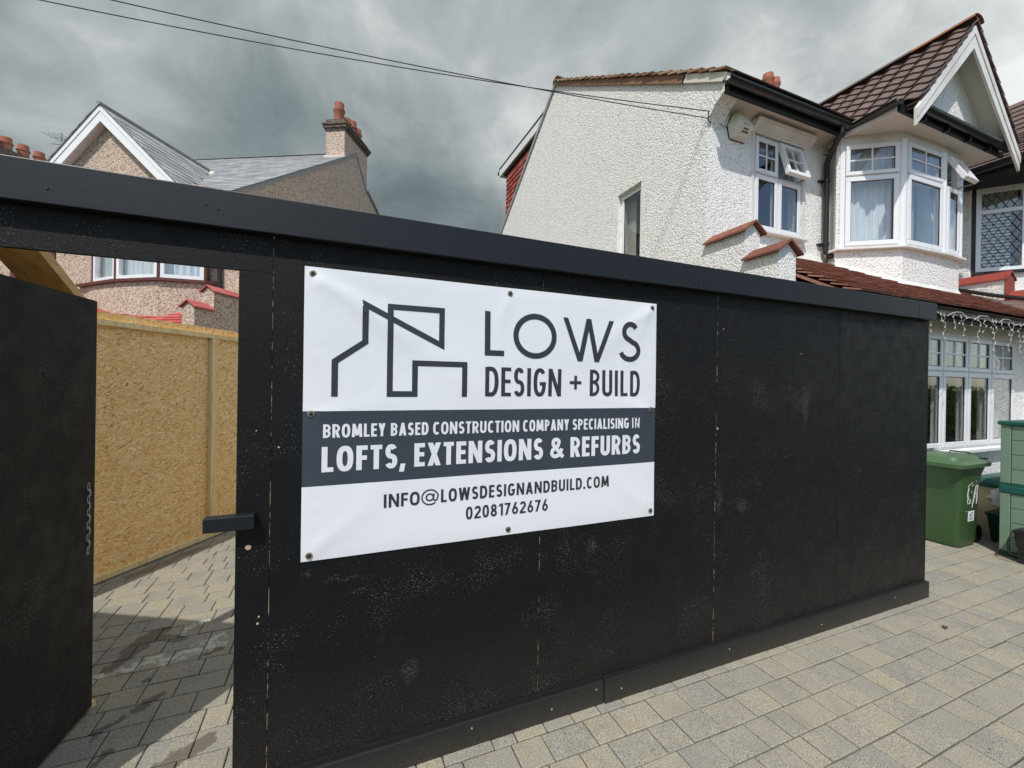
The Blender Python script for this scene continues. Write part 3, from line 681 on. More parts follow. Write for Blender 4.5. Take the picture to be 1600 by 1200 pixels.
for i in range(4):
    A, B_ = Vector(BP[i]), Vector(BP[i+1]); ux = (B_-A); L_ = ux.length; ux = ux/L_; O = tuple(A)
    wn = MB(); frame(wn, O, ux, .03, L_-.03, bz0, bz1, .05, -.07, 0); wn.obox(O, ux, .08, L_-.08, -.07, 0, 4.555, 4.61)
    if i == 0: wn.obox(O, ux, 0, .05, -.09, .01, bz0, bz1)
    win = wn.build('bay_window', 'white_upvc', H, bevel=.003)
    light_unit(win, O, ux, .06, L_-.06, bz0+.03, 4.57, 0, sash=.06)
    light_unit(win, O, ux, .06, L_-.06, 4.595, bz1-.03, 0, (2, 2), sash=.05, openq=R(-26) if i == 2 else 0)
    if i == 0: curtain(win, O, ux, .05, L_-.05, bz0+.03, bz1, -.14, 'net_curtain', .07)
    if i == 1: curtain(win, O, ux, .05, L_*.62, bz0+.03, bz1, -.16, 'warm_curtain', .12, .02)
for i in range(1, 4):
    b_ = MB(); x, y = BP[i]; b_.lathe((x, y+.02, bz0), [(.052, 0), (.052, bz1-bz0)], 12); b_.build('bay_mullion', 'white_upvc', H, True)
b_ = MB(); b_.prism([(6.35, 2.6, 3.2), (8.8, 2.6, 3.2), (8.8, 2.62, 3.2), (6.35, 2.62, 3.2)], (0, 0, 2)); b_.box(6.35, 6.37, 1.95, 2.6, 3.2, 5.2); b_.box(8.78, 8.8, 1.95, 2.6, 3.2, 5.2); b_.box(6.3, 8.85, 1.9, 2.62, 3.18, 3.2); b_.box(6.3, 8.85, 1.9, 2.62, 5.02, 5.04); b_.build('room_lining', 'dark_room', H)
# bay soffit boards, fascia
b_ = MB()
ys = [1.9, 1.62, 1.33, 1.04]
for i in range(3): b_.box(6.325, 8.88, ys[i+1]+.0015, ys[i]-.0015, 5.135+.0008*i, 5.15)
b_.build('bay_soffit', 'smooth_render', H)
MB().box(6.29, 8.90, 1.005, 1.038, 5.115, 5.27).build('fascia_board', 'black_fascia', H)
b_ = MB(); b_.box(6.27, 6.322, 1.04, 1.62, 5.12, 5.26); b_.build('fascia_return', 'smooth_render', H)
# gable
GX, GA, GY = 7.60, 6.47, .85
hw = 1.28; ez = 5.10; sl_ = (GA-ez)/hw
b_ = MB(); b_.prism([(GX-1.22, 1.10, 5.16), (GX+1.22, 1.10, 5.16), (GX, 1.10, 6.38)], (0, .2, 0)); b_.build('gable_wall', 'white_roughcast', H)
def barge(sgn):
    q = MB(); n = Vector((sgn*sl_, 0, 1)).normalized(); tdir = Vector((sgn*1, 0, -sl_)).normalized()
    A = Vector((GX, GY, GA)); B2 = A+tdir*(math.hypot(hw, GA-ez)+.05)
    wdt = .20; dn = Vector((0, 0, -wdt/ n.z))
    q.prism([A, B2, B2+Vector((0, 0, -wdt/n.z*.72)), A+dn], (0, .028, 0))
    A2 = A+Vector((0, -.012, -.0)); B3 = B2+Vector((0, -.012, 0)); dd = Vector((0, 0, -.075/n.z))
    q.prism([A2, B3, B3+dd, A2+dd], (0, .0115, 0))
    q.build('bargeboard', 'white_painted', H, bevel=.003)
    B2 = A+tdir*(math.hypot(hw, GA-ez)-.17); q = MB(); q.prism([A+Vector((0, .03, -.05)), B2+Vector((0, .03, -.05)), B2+Vector((0, .03, -.068)), A+Vector((0, .03, -.068))], (0, .24, 0)); q.build('verge_soffit', 'smooth_render', H)
barge(-1); barge(1)
# gable roof deck + individual roll tiles
b_ = MB(); 
for sgn in (-1, 1):
    b_.prism([(GX, GY+.02, GA-.005), (GX+sgn*(hw-.08), GY+.02, ez+.08), (GX+sgn*(hw-.08), GY+.02, ez+.105), (GX, GY+.02, GA+.02)], (0, .9 if sgn else 0, 0))
    zr = lambda y: 5.345+(y-1.60)*.623
    # back part stops where it runs into the main roof
    yb = 1.60+(GA-5.345)/.623
    b_.add([(GX, GY+.9, GA+.02), (GX+sgn*(hw-.08), GY+.9, ez+.105), (GX+sgn*(hw-.08), 1.5, ez+.105), (GX, yb, GA+.02)], [(0, 1, 2, 3)])
b_.build('gable_roof_deck', 'brown_tile', H)
tw, gauge = .232, .178
tme = meshof(wave_tile(tw, gauge*1.28, .02, .021), 'roof_tile', 'brown_tile', True)
for sgn in (-1, 1):
    upd = Vector((-sgn*1.0, 0, sl_)).normalized(); across = Vector((0, -sgn*-1.0, 0)) if False else Vector((0, 1.0*(-1 if sgn < 0 else 1), 0))
    base = Vector((GX+sgn*(hw-.07), 0, ez+.07*sl_+.01)); SL = math.hypot(hw-.07, (hw-.07)*sl_)
    for r_ in range(int(SL/gauge)+1):
        for c_ in range(12):
            y = GY-.03+c_*tw
            p = base+upd*(r_*gauge)
            ztile = p.z
            if ztile+.1 < 5.345+(y+tw*.5-1.60)*.623: continue
            if r_*gauge > SL-.12: continue
            y_ = y+tw if sgn < 0 else y
            mm = slope_matrix((p.x, y_, p.z+.022), across, upd)
            if mm.col[2].z < 0: mm = slope_matrix((p.x, y, p.z+.022), -across, upd)
            o = inst('roof_tile', tme, H, mm)
q = MB(); n = 8
q.add([(.13*math.cos(PI*i/n)*s_, y, .075*math.sin(PI*i/n)*s_+.02*(1-s_)) for y in (0, .33) for s_ in (1, .86) for i in range(n+1)],
      [(i, i+1, 2*(n+1)+i+1, 2*(n+1)+i) for i in range(n)]+[(n+1+i+1, n+1+i, 3*(n+1)+i, 3*(n+1)+i+1) for i in range(n)]+[(i+1, i, n+1+i, n+2+i) for i in range(n)]+[(2*(n+1)+i, 2*(n+1)+i+1, 3*(n+1)+i+1, 3*(n+1)+i) for i in range(n)])
rme = meshof(q, 'ridge_tile', 'ridge_clay', True)
rme2 = rme.copy(); rme2.materials[0] = M['brown_tile']
for i in range(8): inst('ridge_tile', rme if i < 2 else rme2, H, (GX, GY-.045+i*.325, GA+.045+random.uniform(-.004, .004)))
# valley flashing / main roof ridge
for i in range(18): inst('ridge_tile', rme2, H, Matrix.Translation((XS+.3+i*.33, 5.79, 7.97))@Matrix.Rotation(R(90), 4, 'Z'))
# kneelers (stepped parapet with saddle copings)
def kneeler(parent, x0, x1, y0, y1, zb, zp, m='white_roughcast', cm='coping_clay', over=.05, zbase=0):
    """zp = top of the coping ridge"""
    xm = (x0+x1)/2; hh = (x1-x0)/2+over; dz = .115
    k = MB(); k.prism([(x0, y0, zb), (x1, y0, zb), (x1, y0, zp-dz-.02), (xm, y0, zp-.03), (x0, y0, zp-dz-.02)], (0, y1-y0, 0)); ko = k.build('parapet', m, parent)
    L = y1-(y0-over); nt = max(1, round(L/.3))
    for sg in (-1, 1):
        for i in range(nt):
            ya = y0-over+L*i/nt; yb_ = y0-over+L*(i+1)/nt-.003; z_ = random.uniform(-.002, .002)
            c = MB(); c.prism([(xm, ya, zp-.022+z_), (xm+sg*hh, ya, zp-dz-.03+z_), (xm+sg*hh, ya, zp-dz-.008+z_), (xm, ya, zp+z_)], (0, yb_-ya, 0), random.random()+.001); c.build('coping_tile', cm, ko)
    return ko
kneeler(H, XS-.003, XS+.235, 1.365, 1.899, 0, 3.575)
kneeler(H, XS-.006, XS+.262, .975, 1.365, 0, 3.245)
# ground floor front
GY0 = .80
gops = [(6.17, 8.70, 1.0, 2.42)]
b_ = MB(); wall(b_, (0, GY0), EX, XS+.27, 9.0, -.25, 0, 0, 2.66, gops); b_.build('ground_floor_wall', 'white_roughcast', H)
MB().box(XS+.27, 8.98, GY0-.012, GY0-.001, 2.43, 2.60).build('frieze_board', 'smooth_render', H)
wn = MB(); O = (0, GY0); frame(wn, O, EX, 6.17, 8.70, 1.0, 2.42, .05, -.09, -.01); wn.obox(O, EX, 6.22, 8.65, -.09, -.01, 1.93, 1.985)
for x in (6.81, 7.41, 8.01): wn.obox(O, EX, x-.028, x+.028, -.089, -.011, 1.05, 1.93); wn.obox(O, EX, x-.028, x+.028, -.089, -.011, 1.985, 2.37)
win = wn.build('window', 'white_upvc', H, bevel=.003)
xs_ = [6.19, 6.81, 7.41, 8.01, 8.68]
for i in range(4):
    xa, xb = xs_[i]+(.0 if i else .02), xs_[i+1]-(.0 if i < 3 else .02)
    light_unit(win, O, EX, xa+.012, xb-.012, 1.035, 1.95, -.012, sash=.055); light_unit(win, O, EX, xa+.012, xb-.012, 1.97, 2.39, -.012, (2, 2), sash=.05)
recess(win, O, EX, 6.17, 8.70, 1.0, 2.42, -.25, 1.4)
for xa, xb in ((6.3, 6.6), (8.0, 8.25), (8.5, 8.66)): curtain(win, O, EX, xa, xb, 1.02, 2.4, -.3, 'warm_curtain', .1, .02)
MB().obox(O, EX, 6.12, 8.75, -.02, .10, .955, .998).build('window_sill', 'white_upvc', win, bevel=.006)
MB().lathe((7.25, 1.02, 1.03), [(.03, 0), (.06, .05), (.05, .1), (.02, .12)], 12).build('sill_ornament', 'alarm_plastic', win, True)
# lean-to roof of red plain tiles
ry0, rz0, ry1, rz1 = .44, 2.60, 1.9, 3.46
rl = math.hypot(ry1-ry0, rz1-rz0)
b_ = MB(); b_.prism([(XS+.27, ry0, rz0-.03), (XS+.27, ry1, rz1-.03), (XS+.27, ry1, rz1), (XS+.27, ry0, rz0)], (9.0-XS-.27, 0, 0)); b_.build('lean_to_deck', 'red_tile', H)
plain_tiles((XS+.275, ry0-.03, rz0), (1, 0, 0), (0, ry1-ry0, rz1-rz0), 9.0-XS-.28, rl-.02, .125, .165, 'red_tile', H, 'roof_tiles', lift=.036, thick=.014)
b_ = MB(); b_.prism([(XS+.28, 1.80, 3.425), (XS+.28, 1.9, 3.50), (XS+.28, 1.9, 3.58), (XS+.28, 1.86, 3.56)], (6.2-XS-.28, 0, 0)); b_.build('flashing_fillet', 'white_painted', H)
# mortar fillet where the bay apron meets the tiles
b_ = MB(); pts = [(6.40, 1.88), (6.245, 1.69)]+BP[:]+[(8.93, 1.85)]
fp = []
for x, y in pts:
    c = Vector((7.57, 2.6)); d = (Vector((x, y))-c).normalized(); fp.append((x, y, x+d.x*.05, y+d.y*.05))
zl = lambda y: rz0+(y-ry0)*(rz1-rz0)/(ry1-ry0)+.02
vs_ = []
for x, y, x2, y2 in fp: vs_ += [(x-0, y, zl(y)+.09), (x2, y2, zl(y2)+.012)]
b_.add(vs_, [(2*i, 2*i+1, 2*i+3, 2*i+2) for i in range(len(fp)-1)]); b_.build('mortar_fillet', 'white_painted', H)
b_ = MB(); b_.box(XS+.27, 8.99, .47, .50, 2.50, 2.60); b_.box(XS+.27, 8.99, .50, GY0, 2.57, 2.60); b_.build('fascia_board', 'black_fascia', H)
b_ = MB(); b_.sweep([(XS+.1, .41, 2.585), (9.0, .41, 2.585)], gp); gg = b_.build('gutter', 'black_plastic', H, True)
for x in (5.9, 6.7, 7.5, 8.3): bracket(gg, (x, .41, 2.589))
# chimney on the party wall
ch = MB(); ch.box(9.65, 10.35, 5.2, 6.4, 7.0, 8.93); cho = ch.build('chimney', 'sooty_brick', H)
b_ = MB(); b_.box(9.6, 10.4, 5.15, 6.45, 8.93, 9.02); b_.build('chimney_cap', 'flaunching', cho)
for i, (x, y) in enumerate(((9.85, 5.4), (10.15, 5.45), (10.0, 5.95))):
    q = MB(); q.lathe((x, y, 9.02), [(.13, 0), (.115, .3), (.14, .34), (.14, .40), (.12, .44), (.12, .5)], 14); q.build('chimney_pot', 'chimney_pot', cho, True)

# ================================================================== ADJOINING HOUSE (right)
N = thing('adjoining_house', 'white house with black eaves and a leaded bay window, at the right edge', 'house', (9.0, 1.9, 0))
b_ = MB(); wall(b_, (0, YW), EX, 9.0, 13, -.25, 0, 0, 5.25); b_.build('front_wall', 'white_roughcast', N)
kneeler(N, 9.0, 9.24, 1.0, 1.899, 0, 3.50, 'white_roughcast', 'red_paint', .03)
kneeler(N, 9.0, 9.24, .50, 1.0, 0, 3.19, 'white_roughcast', 'red_paint', .03)
MB().box(8.985, 9.25, .985, .999, 3.12, 3.42).build('coping_upstand', 'red_paint', N)
b_ = MB(); b_.prism([(8.992, .5, 2.55), (8.992, 1.9, 3.36), (8.992, 1.9, 3.18), (8.992, .5, 2.9)], (.01, 0, 0)); b_.build('side_render', 'pink_render', N)
b_ = MB().tube([(8.95, 1.5, 3.30), (8.95, 1.1, 3.14), (8.95, .6, 2.97)], .028, 10); b_.build('overflow_pipe', 'black_plastic', N, True)
A = Vector((9.64, 1.57)); B_ = Vector((10.02, 1.10)); ux = (B_-A); L_ = ux.length; ux /= L_
nap = [(9.56, 1.9), (9.60, 1.62), (A.x, A.y), (B_.x, B_.y), (11.2, 1.05), (11.7, 1.9)]
b_ = MB(); b_.prism([(x, y, 0) for x, y in nap], (0, 0, 3.62)); b_.prism([(x, y, 5.0) for x, y in nap], (0, 0, .15)); b_.build('bay_wall', 'white_roughcast', N)
b_ = MB(); b_.prism([(9.56, 1.9, 3.62), (9.60, 1.62, 3.62), (9.64, 1.585, 3.62), (9.72, 1.66, 3.62), (9.72, 1.9, 3.62)], (0, 0, 1.38)); b_.build('bay_return', 'white_roughcast', N)
wn = MB(); frame(wn, A, ux, .02, L_, 3.66, 5.0, .06, -.07, 0); wn.obox(A, ux, .08, L_-.06, -.07, 0, 4.60, 4.66); win = wn.build('bay_window', 'white_upvc', N)
for za, zb in ((3.70, 4.62), (4.64, 4.96)):
    q = MB(); q.obox(A, ux, .07, L_-.05, -.03, -.024, za, zb); q.build('pane', 'glass', win)
    q = MB(); O3 = Vector((A.x, A.y, 0)); u3 = Vector((ux.x, ux.y, 0)); n3 = Vector((ux.y, -ux.x, 0)); st = .105
    k = -12
    for k in range(-14, 22):
        for sg in (1, -1):
            # diagonal lead came clipped to the pane
            a_ = k*st
            pts = []
            for s_ in [i*.02 for i in range(0, 90)]:
                aa = a_+s_*.62; zz = za+s_ if sg > 0 else zb-s_
                if .075 <= aa <= L_-.055 and za <= zz <= zb: pts.append((aa, zz))
            if len(pts) > 1:
                (p0, q0), (p1, q1) = pts[0], pts[-1]
                q.tube([O3+u3*p0+n3*-.018+Vector((0, 0, q0)), O3+u3*p1+n3*-.018+Vector((0, 0, q1))], .0045, 5)
    q.build('lead_cames', 'lead_came', win)
q = MB()
z = 3.72
while z < 4.56:
    q.obox(A, ux, .07, L_-.16, -.10, -.075, z, z+.028); z += .052
q.build('venetian_blind', 'blind_white', win)
curtain(win, A, ux, .08, L_-.06, 4.6, 4.98, -.12, 'warm_curtain')
b_ = MB(); b_.obox(A, ux, -.02, L_+1, -.5, -.45, 3.5, 5.1); b_.build('room_lining', 'dark_room', win)
MB().obox(A, ux, -.03, L_+.05, -.02, .06, 3.615, 3.655).build('window_sill', 'black_fascia', win)
MB().obox(A, ux, -.03, .015, -.06, .012, 3.6, 5.1).build('corner_post', 'black_fascia', N)
b_ = MB(); b_.prism([(11.2, 1.1, 3.66), (11.7, 1.9, 3.66), (10.2, 1.9, 3.66), (10.1, 1.2, 3.66)], (0, 0, 1.35)); b_.build('bay_core', 'black_fascia', N)
b_ = MB(); b_.prism([(9.14, 1.9, 5.02), (9.14, .80, 5.02), (12.5, .80, 5.02), (12.5, 1.9, 5.02)], (0, 0, .06)); b_.build('eaves_soffit', 'black_fascia', N)
b_ = MB(); b_.box(9.08, 9.14, .76, 1.9, 4.98, 5.12); b_.box(9.08, 12.5, .70, .76, 4.98, 5.12); b_.build('fascia_board', 'black_fascia', N)
b_ = MB(); b_.sweep([(9.04, 1.85, 5.10), (9.04, .66, 5.10), (12.5, .66, 5.10)], gp); b_.build('gutter', 'black_plastic', N, True)
b_ = MB(); b_.tube([(9.06, 1.82, 5.06), (9.10, 1.84, 4.95), (9.2, 1.85, 4.85), (9.2, 1.86, 3.6)], .034, 10); b_.build('downpipe', 'black_plastic', N, True)
plain_tiles((9.02, 2.6, 5.10), (0, -1, 0), (1.0, 0, .62), 1.95, 1.9, .2, .23, 'brown_tile', N, 'roof_tile', lift=.03, thick=.02)
plain_tiles((10.75, 3.2, 5.75), (0, -1, 0), (1.0, 0, 1.05), 2.6, 2.2, .2, .23, 'brown_tile', N, 'gable_roof_tiles', lift=.03, thick=.02)
b_ = MB(); b_.prism([(9.3, .78, 5.10), (11.3, .78, 6.2), (13, .78, 5.12)], (0, 1.9, 0)); b_.build('roof_core', 'brown_tile', N)

# ================================================================== LEFT HOUSE
aL = R(28.62); V2 = Vector((math.sin(aL), math.cos(aL), 0)); U2 = Vector((math.cos(aL), -math.sin(aL), 0))
org = Vector((-6.4, 8.0, 0)); wl = Vector((0, -1.957, 0))+U2*org.x+V2*org.y
K = thing('pebbledash_house', 'tan pebbledash house with white gable and slate roof behind the left of the hoarding', 'house', tuple(wl), -aL, tuple(org))
KX = Vector((1, 0))
ops = [(-11.80, -10.70, 3.45, 4.9), (-9.6, -7.15, 3.66, 5.0)]
b_ = MB(); wall(b_, (0, 8.0), KX, -18, -6.65, -.25, 0, 0, 5.5, ops); b_.build('front_wall', 'tan_pebbledash', K)
sK = .683
b_ = MB(); b_.prism([(-6.65, 8.0, 0), (-6.65, 8.0, 5.50), (-6.65, 7.75, 5.42), (-6.65, 12.8, 5.42+5.05*sK-.03), (-6.65, 13.5, 8.08), (-6.65, 14.3, 7.74), (-6.65, 18.0, 5.42), (-6.65, 18.0, 0)], (.25, 0, 0)); b_.build('flank_wall', 'tan_pebbledash', K)
b_ = MB(); b_.prism([(-18, 7.65, 5.38), (-18, 12.8, 5.38+5.15*sK), (-18, 13.5, 8.11), (-18, 14.3, 7.77), (-18, 18.1, 5.30), (-18, 18.1, 5.24), (-18, 14.3, 7.70), (-18, 13.5, 8.04), (-18, 12.8, 5.31+5.15*sK), (-18, 7.65, 5.31)], (11.63, 0, 0)); b_.build('roof_deck', 'slate', K)
plain_tiles((-12.2, 7.62, 5.39), (1, 0, 0), (0, 1, sK), 5.86, math.hypot(5.15, 5.15*sK), .22, .26, 'slate', K, 'slate_course', thick=.008, lift=.010, rows_as_parts=True)
b_ = MB(); b_.prism([(-6.37, 7.6, 5.33), (-6.37, 12.8, 5.33+5.2*sK), (-6.37, 12.8, 5.37+5.2*sK), (-6.37, 7.6, 5.37)], (.02, 0, 0)); b_.prism([(-6.37, 18.1, 5.24), (-6.37, 14.3, 7.71), (-6.37, 13.56, 8.04), (-6.37, 13.56, 8.09), (-6.37, 14.3, 7.78), (-6.37, 18.1, 5.3)], (.03, 0, 0)); b_.build('verge_strip', 'slate', K)
zR = 5.38+5.15*sK
for i in range(24): inst('ridge_tile', bpy.data.meshes[rme.name], K, Matrix.Translation((-15.0+i*.33+.33, 12.8, zR-.0))@Matrix.Rotation(R(90), 4, 'Z')) if False else None
b_ = MB(); b_.prism([(-15, 12.68, zR), (-15, 12.92, zR), (-15, 12.8, zR+.07)], (8.0, 0, 0)); b_.build('roof_ridge', 'slate', K)
# chimney with brick corbels and four pots
def chimney(parent, u0, u1, v0, v1, zb, zt, pots, m='tan_pebbledash'):
    c = MB(); c.box(u0, u1, v0, v1, zb, zt); co = c.build('chimney', m, parent)
    q = MB(); q.box(u0-.03, u1+.03, v0-.03, v1+.03, zt, zt+.07); q.box(u0-.07, u1+.07, v0-.07, v1+.07, zt+.07, zt+.15); q.box(u0-.10, u1+.10, v0-.10, v1+.10, zt+.15, zt+.20); q.box(u0-.03, u1+.0, v0-.0, v1+.0, zt+.20, zt+.34); q.build('corbelled_bricks', 'sooty_brick', co)
    q = MB(); q.box(u0-.02, u1+.02, v0-.03, v0-.002, zb+1.0, zb+1.04)
    for (pu, pv, h) in pots:
        q = MB(); q.lathe((pu, pv, zt+.30), [(.15, 0), (.145, h*.55), (.17, h*.60), (.17, h*.68), (.14, h*.70), (.14, h), (.11, h), (.11, h*.8)], 16); q.build('chimney_pot', 'chimney_pot', co, True)
    return co
cm = (-6.98+-6.40)/2
co = chimney(K, -6.98, -6.402, 12.05, 13.55, 7.4, 9.22, [(cm, 12.25, .62), (cm, 12.68, .42), (cm, 13.05, .55), (cm, 13.38, .5)])
b_ = MB(); b_.box(-7.02, -6.36, 11.98, 12.049, 8.38, 8.45); b_.prism([(-7.03, 12.0, 8.36), (-7.03, 12.8, 8.92), (-7.03, 12.8, 9.0), (-7.03, 12.0, 8.46)], (.045, 0, 0)); b_.build('flaunching', 'flaunching', co)
co2 = chimney(K, -18.4, -17.8, 11.4, 13.3, 6.5, 8.75, [(-18.1, 11.65, .55), (-18.1, 12.1, .5), (-18.1, 12.55, .5), (-18.1, 13.0, .5)], 'sooty_brick')
# gable over the bay
gu, ga, gv, gs, ghw = -8.96, 7.07, 7.40, .956, 1.62
b_ = MB(); b_.prism([(gu-ghw, 7.56, 5.5), (gu+ghw-.1, 7.56, 5.5), (gu, 7.56, ga-.12)], (0, .25, 0)); b_.build('gable_wall', 'tan_pebbledash', K)
for sg in (-1, 1):
    Lb = ghw+.05; q = MB()
    q.prism([(gu, gv, ga-.01), (gu+sg*Lb, gv, ga-.01-gs*Lb), (gu+sg*Lb, gv, ga-gs*Lb-.30), (gu, gv, ga-.32)], (0, .03, 0))
    q.prism([(gu, gv-.012, ga-.01), (gu+sg*Lb, gv-.012, ga-.01-gs*Lb), (gu+sg*Lb, gv-.012, ga-gs*Lb-.11), (gu, gv-.012, ga-.12)], (0, .0115, 0))
    q.build('bargeboard', 'white_upvc', K)
    q = MB(); q.prism([(gu, gv+.031, ga-.27), (gu+sg*Lb, gv+.031, ga-.27-gs*Lb), (gu+sg*Lb, gv+.031, ga-.29-gs*Lb), (gu, gv+.031, ga-.29)], (0, .13, 0)); q.build('verge_soffit', 'white_upvc', K)
    vb = 7.62+(ga-5.39)/sK
    q = MB(); q.add([(gu, gv-.03, ga), (gu+sg*(ghw+.1), gv-.03, ga-gs*(ghw+.1)), (gu+sg*(ghw+.1), 7.70, ga-gs*(ghw+.1)), (gu, vb, ga)], [(0, 1, 2, 3)]); q.build('gable_roof_deck', 'slate', K)
    Lg = math.hypot(1, gs)*(ghw+.1)
    if sg > 0:
        plain_tiles((gu+(ghw+.1), gv-.03, ga-gs*(ghw+.1)+.006), (0, 1, 0), (-1, 0, gs), 3.0, Lg-.03, .215, .27, 'slate', K, 'slate_course', thick=.010, lift=.012, rows_as_parts=True,
                    keep=lambda a, u_: (ga-gs*(ghw+.1)+u_*gs/math.hypot(1, gs)) > 5.39+(gv-.03+a-7.62)*sK-.08)
    else:
        plain_tiles((gu-(ghw+.1), gv-.03+3.0, ga-gs*(ghw+.1)+.006), (0, -1, 0), (1, 0, gs), 3.0, Lg-.03, .215, .27, 'slate', K, 'slate_tiles', thick=.014, lift=.02,
                    keep=lambda a, u_: (ga-gs*(ghw+.1)+u_*gs/math.hypot(1, gs)) > 5.39+(gv-.03+3.0-a-7.62)*sK-.08)
b_ = MB(); b_.tube([(gu, gv-.04, ga+.02), (gu, vb, ga+.02)], .04, 8); b_.build('gable_ridge', 'slate', K, True)
b_ = MB(); b_.prism([(gu+.05, vb-.1, ga-.05), (gu+.35, vb-.45, ga-.33), (gu+.42, vb-.38, ga-.33), (gu+.15, vb, ga-.05)], (0, 0, .05)); b_.build('valley_mortar', 'flaunching', K)
# first floor bow window
KB = [(-9.87, 7.97), (-9.62, 7.85), (-8.82, 7.61), (-7.77, 7.51), (-7.03, 7.80), (-6.95, 7.97)]
b_ = MB(); b_.prism([(x, y, 0) for x, y in [(-10.0, 8.0)]+KB[1:5]+[(-6.98, 8.0)]], (0, 0, 3.64)); b_.prism([(x, y, 5.0) for x, y in [(-10.0, 8.0)]+KB[1:5]+[(-6.98, 8.0)]], (0, 0, .6)); b_.build('bay_wall', 'tan_pebbledash', K)
ce = Vector((-8.4, 9.5)); kp = []
for x, y in [(-10.08, 7.98)]+KB[1:5]+[(-6.92, 7.96)]:
    d = (Vector((x, y))-ce).normalized(); kp.append((x+d.x*.07, y+d.y*.07))
b_ = MB(); b_.prism([(x, y, 3.64) for x, y in [(-10.1, 8.0)]+kp+[(-6.9, 8.0)]], (0, 0, .055)); b_.build('bay_sill', 'maroon_paint', K)
for i in range(1, 4):
    A, B_ = Vector(KB[i]), Vector(KB[i+1]); ux = B_-A; L_ = ux.length; ux /= L_
    wn = MB(); frame(wn, A, ux, .02, L_-.02, 3.70, 5.0, .075, -.06, .01); win = wn.build('bay_window', 'white_upvc', K)
    q = MB(); q.obox(A, ux, .09, L_-.09, -.03, -.024, 3.75, 4.95); q.build('pane', 'glass', win)
    curtain(win, A, ux, .03, L_-.03, 3.70, 4.98, -.15, 'net_curtain', .11, .02)
for i in (1, 2, 3, 4): b_ = MB(); b_.lathe((KB[i][0], KB[i][1]+.01, 3.695), [(.036, 0), (.036, 1.31)], 10); b_.build('bay_mullion', 'maroon_paint', K)
b_ = MB(); b_.box(-9.6, -7.15, 8.6, 8.62, 3.3, 5.1); b_.build('room_lining', 'dark_room', K)
wn = MB(); frame(wn, (0, 8.0), KX, -11.68, -10.80, 3.50, 4.85, .07, -.08, -.02); win = wn.build('window', 'white_upvc', K)
q = MB(); q.obox((0, 8), KX, -11.62, -10.86, -.05, -.045, 3.56, 4.8); q.build('pane', 'glass', win)
q = MB(); frame(q, (0, 8.0), KX, -11.80, -10.70, 3.42, 4.95, .12, -.10, .02); q.build('window_surround', 'maroon_paint', win)
curtain(win, (0, 8), KX, -11.65, -10.83, 3.5, 4.9, -.16, 'net_curtain', .1, .02)
b_ = MB(); b_.box(-11.8, -10.7, 8.5, 8.52, 3.3, 5.1); b_.build('room_lining', 'dark_room', win)
b_ = MB(); b_.tube([(-6.84, 7.93, 5.3), (-6.84, 7.93, .2)], .04, 10); dpk = b_.build('downpipe', 'black_plastic', K, True)
for z in (4.3, 3.55): MB().tube([(-6.84, 7.93, z-.03), (-6.84, 7.93, z+.03)], .055, 10).build('pipe_clip', 'black_plastic', dpk, True)
kneeler(K, -6.63, -6.398, 7.30, 7.999, 0, 3.50, 'tan_pebbledash', 'red_painted_tile', .04)
kneeler(K, -6.633, -6.395, 6.87, 7.30, 0, 3.14, 'tan_pebbledash', 'red_painted_tile', .04)
b_ = MB(); b_.prism([(-12, 6.9, 2.44), (-12, 8.0, 3.26), (-12, 8.0, 3.20), (-12, 6.9, 2.38)], (5.36, 0, 0)); b_.box(-12, -6.4, 6.95, 7.9, 0, 2.38); b_.build('lean_to_deck', 'red_painted_tile', K)
plain_tiles((-11.0, 6.88, 2.445), (1, 0, 0), (0, 1.1, .82), 4.36, 1.37, .11, .18, 'red_painted_tile', K, 'roof_tiles')
K['org'] = tuple(org)

# tv aerial behind the gable
T = thing('tv_aerial', 'thin television aerial rising behind the white gable of the pebbledash house', 'aerial', (0, 0, 0))
pa = Vector((0, -1.957, 0))+U2*-15.9+V2*12.0
T.location = (pa.x, pa.y, 8.2); T['org'] = tuple(T.location)
MB().tube([(pa.x, pa.y, 8.2), (pa.x, pa.y, 9.55)], .018, 6).build('mast', 'steel', T)
q = MB(); q.tube([pa+U2*-.35+Vector((0, 0, 9.42)), pa+U2*.35+Vector((0, 0, 9.34))], .012, 6)
for i in range(4):
    c = pa+U2*(-.3+.19*i)+Vector((0, 0, 9.41-.02*i)); q.tube([c-V2*.3-Vector((0, 0, .0)), c+V2*.3], .009, 5)
q.tube([pa+Vector((-.0, 0, 9.1))-U2*.12-V2*.2, pa+Vector((0, 0, 9.25))+U2*.12+V2*.2], .012, 5)
q.build('aerial_elements', 'steel', T)

# ================================================================== HOARDING
HO = thing('hoarding', 'long black painted board hoarding with capping rail and gateway, carrying the white banner', 'hoarding', (-.24, 0, 0))
X0 = -.238; CT, CB = 2.455, 2.312
HB, HE = 2.165, -.358
def board(x0, x1, z0, z1, name='panel'):
    b_ = MB().box(x0+.0015, x1-.0015, 0, .018, z0, z1); return b_.build(name, 'black_osb', HO, bevel=.0012)
board(-1.26, X0, HB, CT-.01, 'header_panel'); board(HE, X0, .01, HB-.0015)
xx = X0
for i in range(4):
    board(xx, min(xx+1.22, 4.60), .01, CT-.01); xx += 1.22
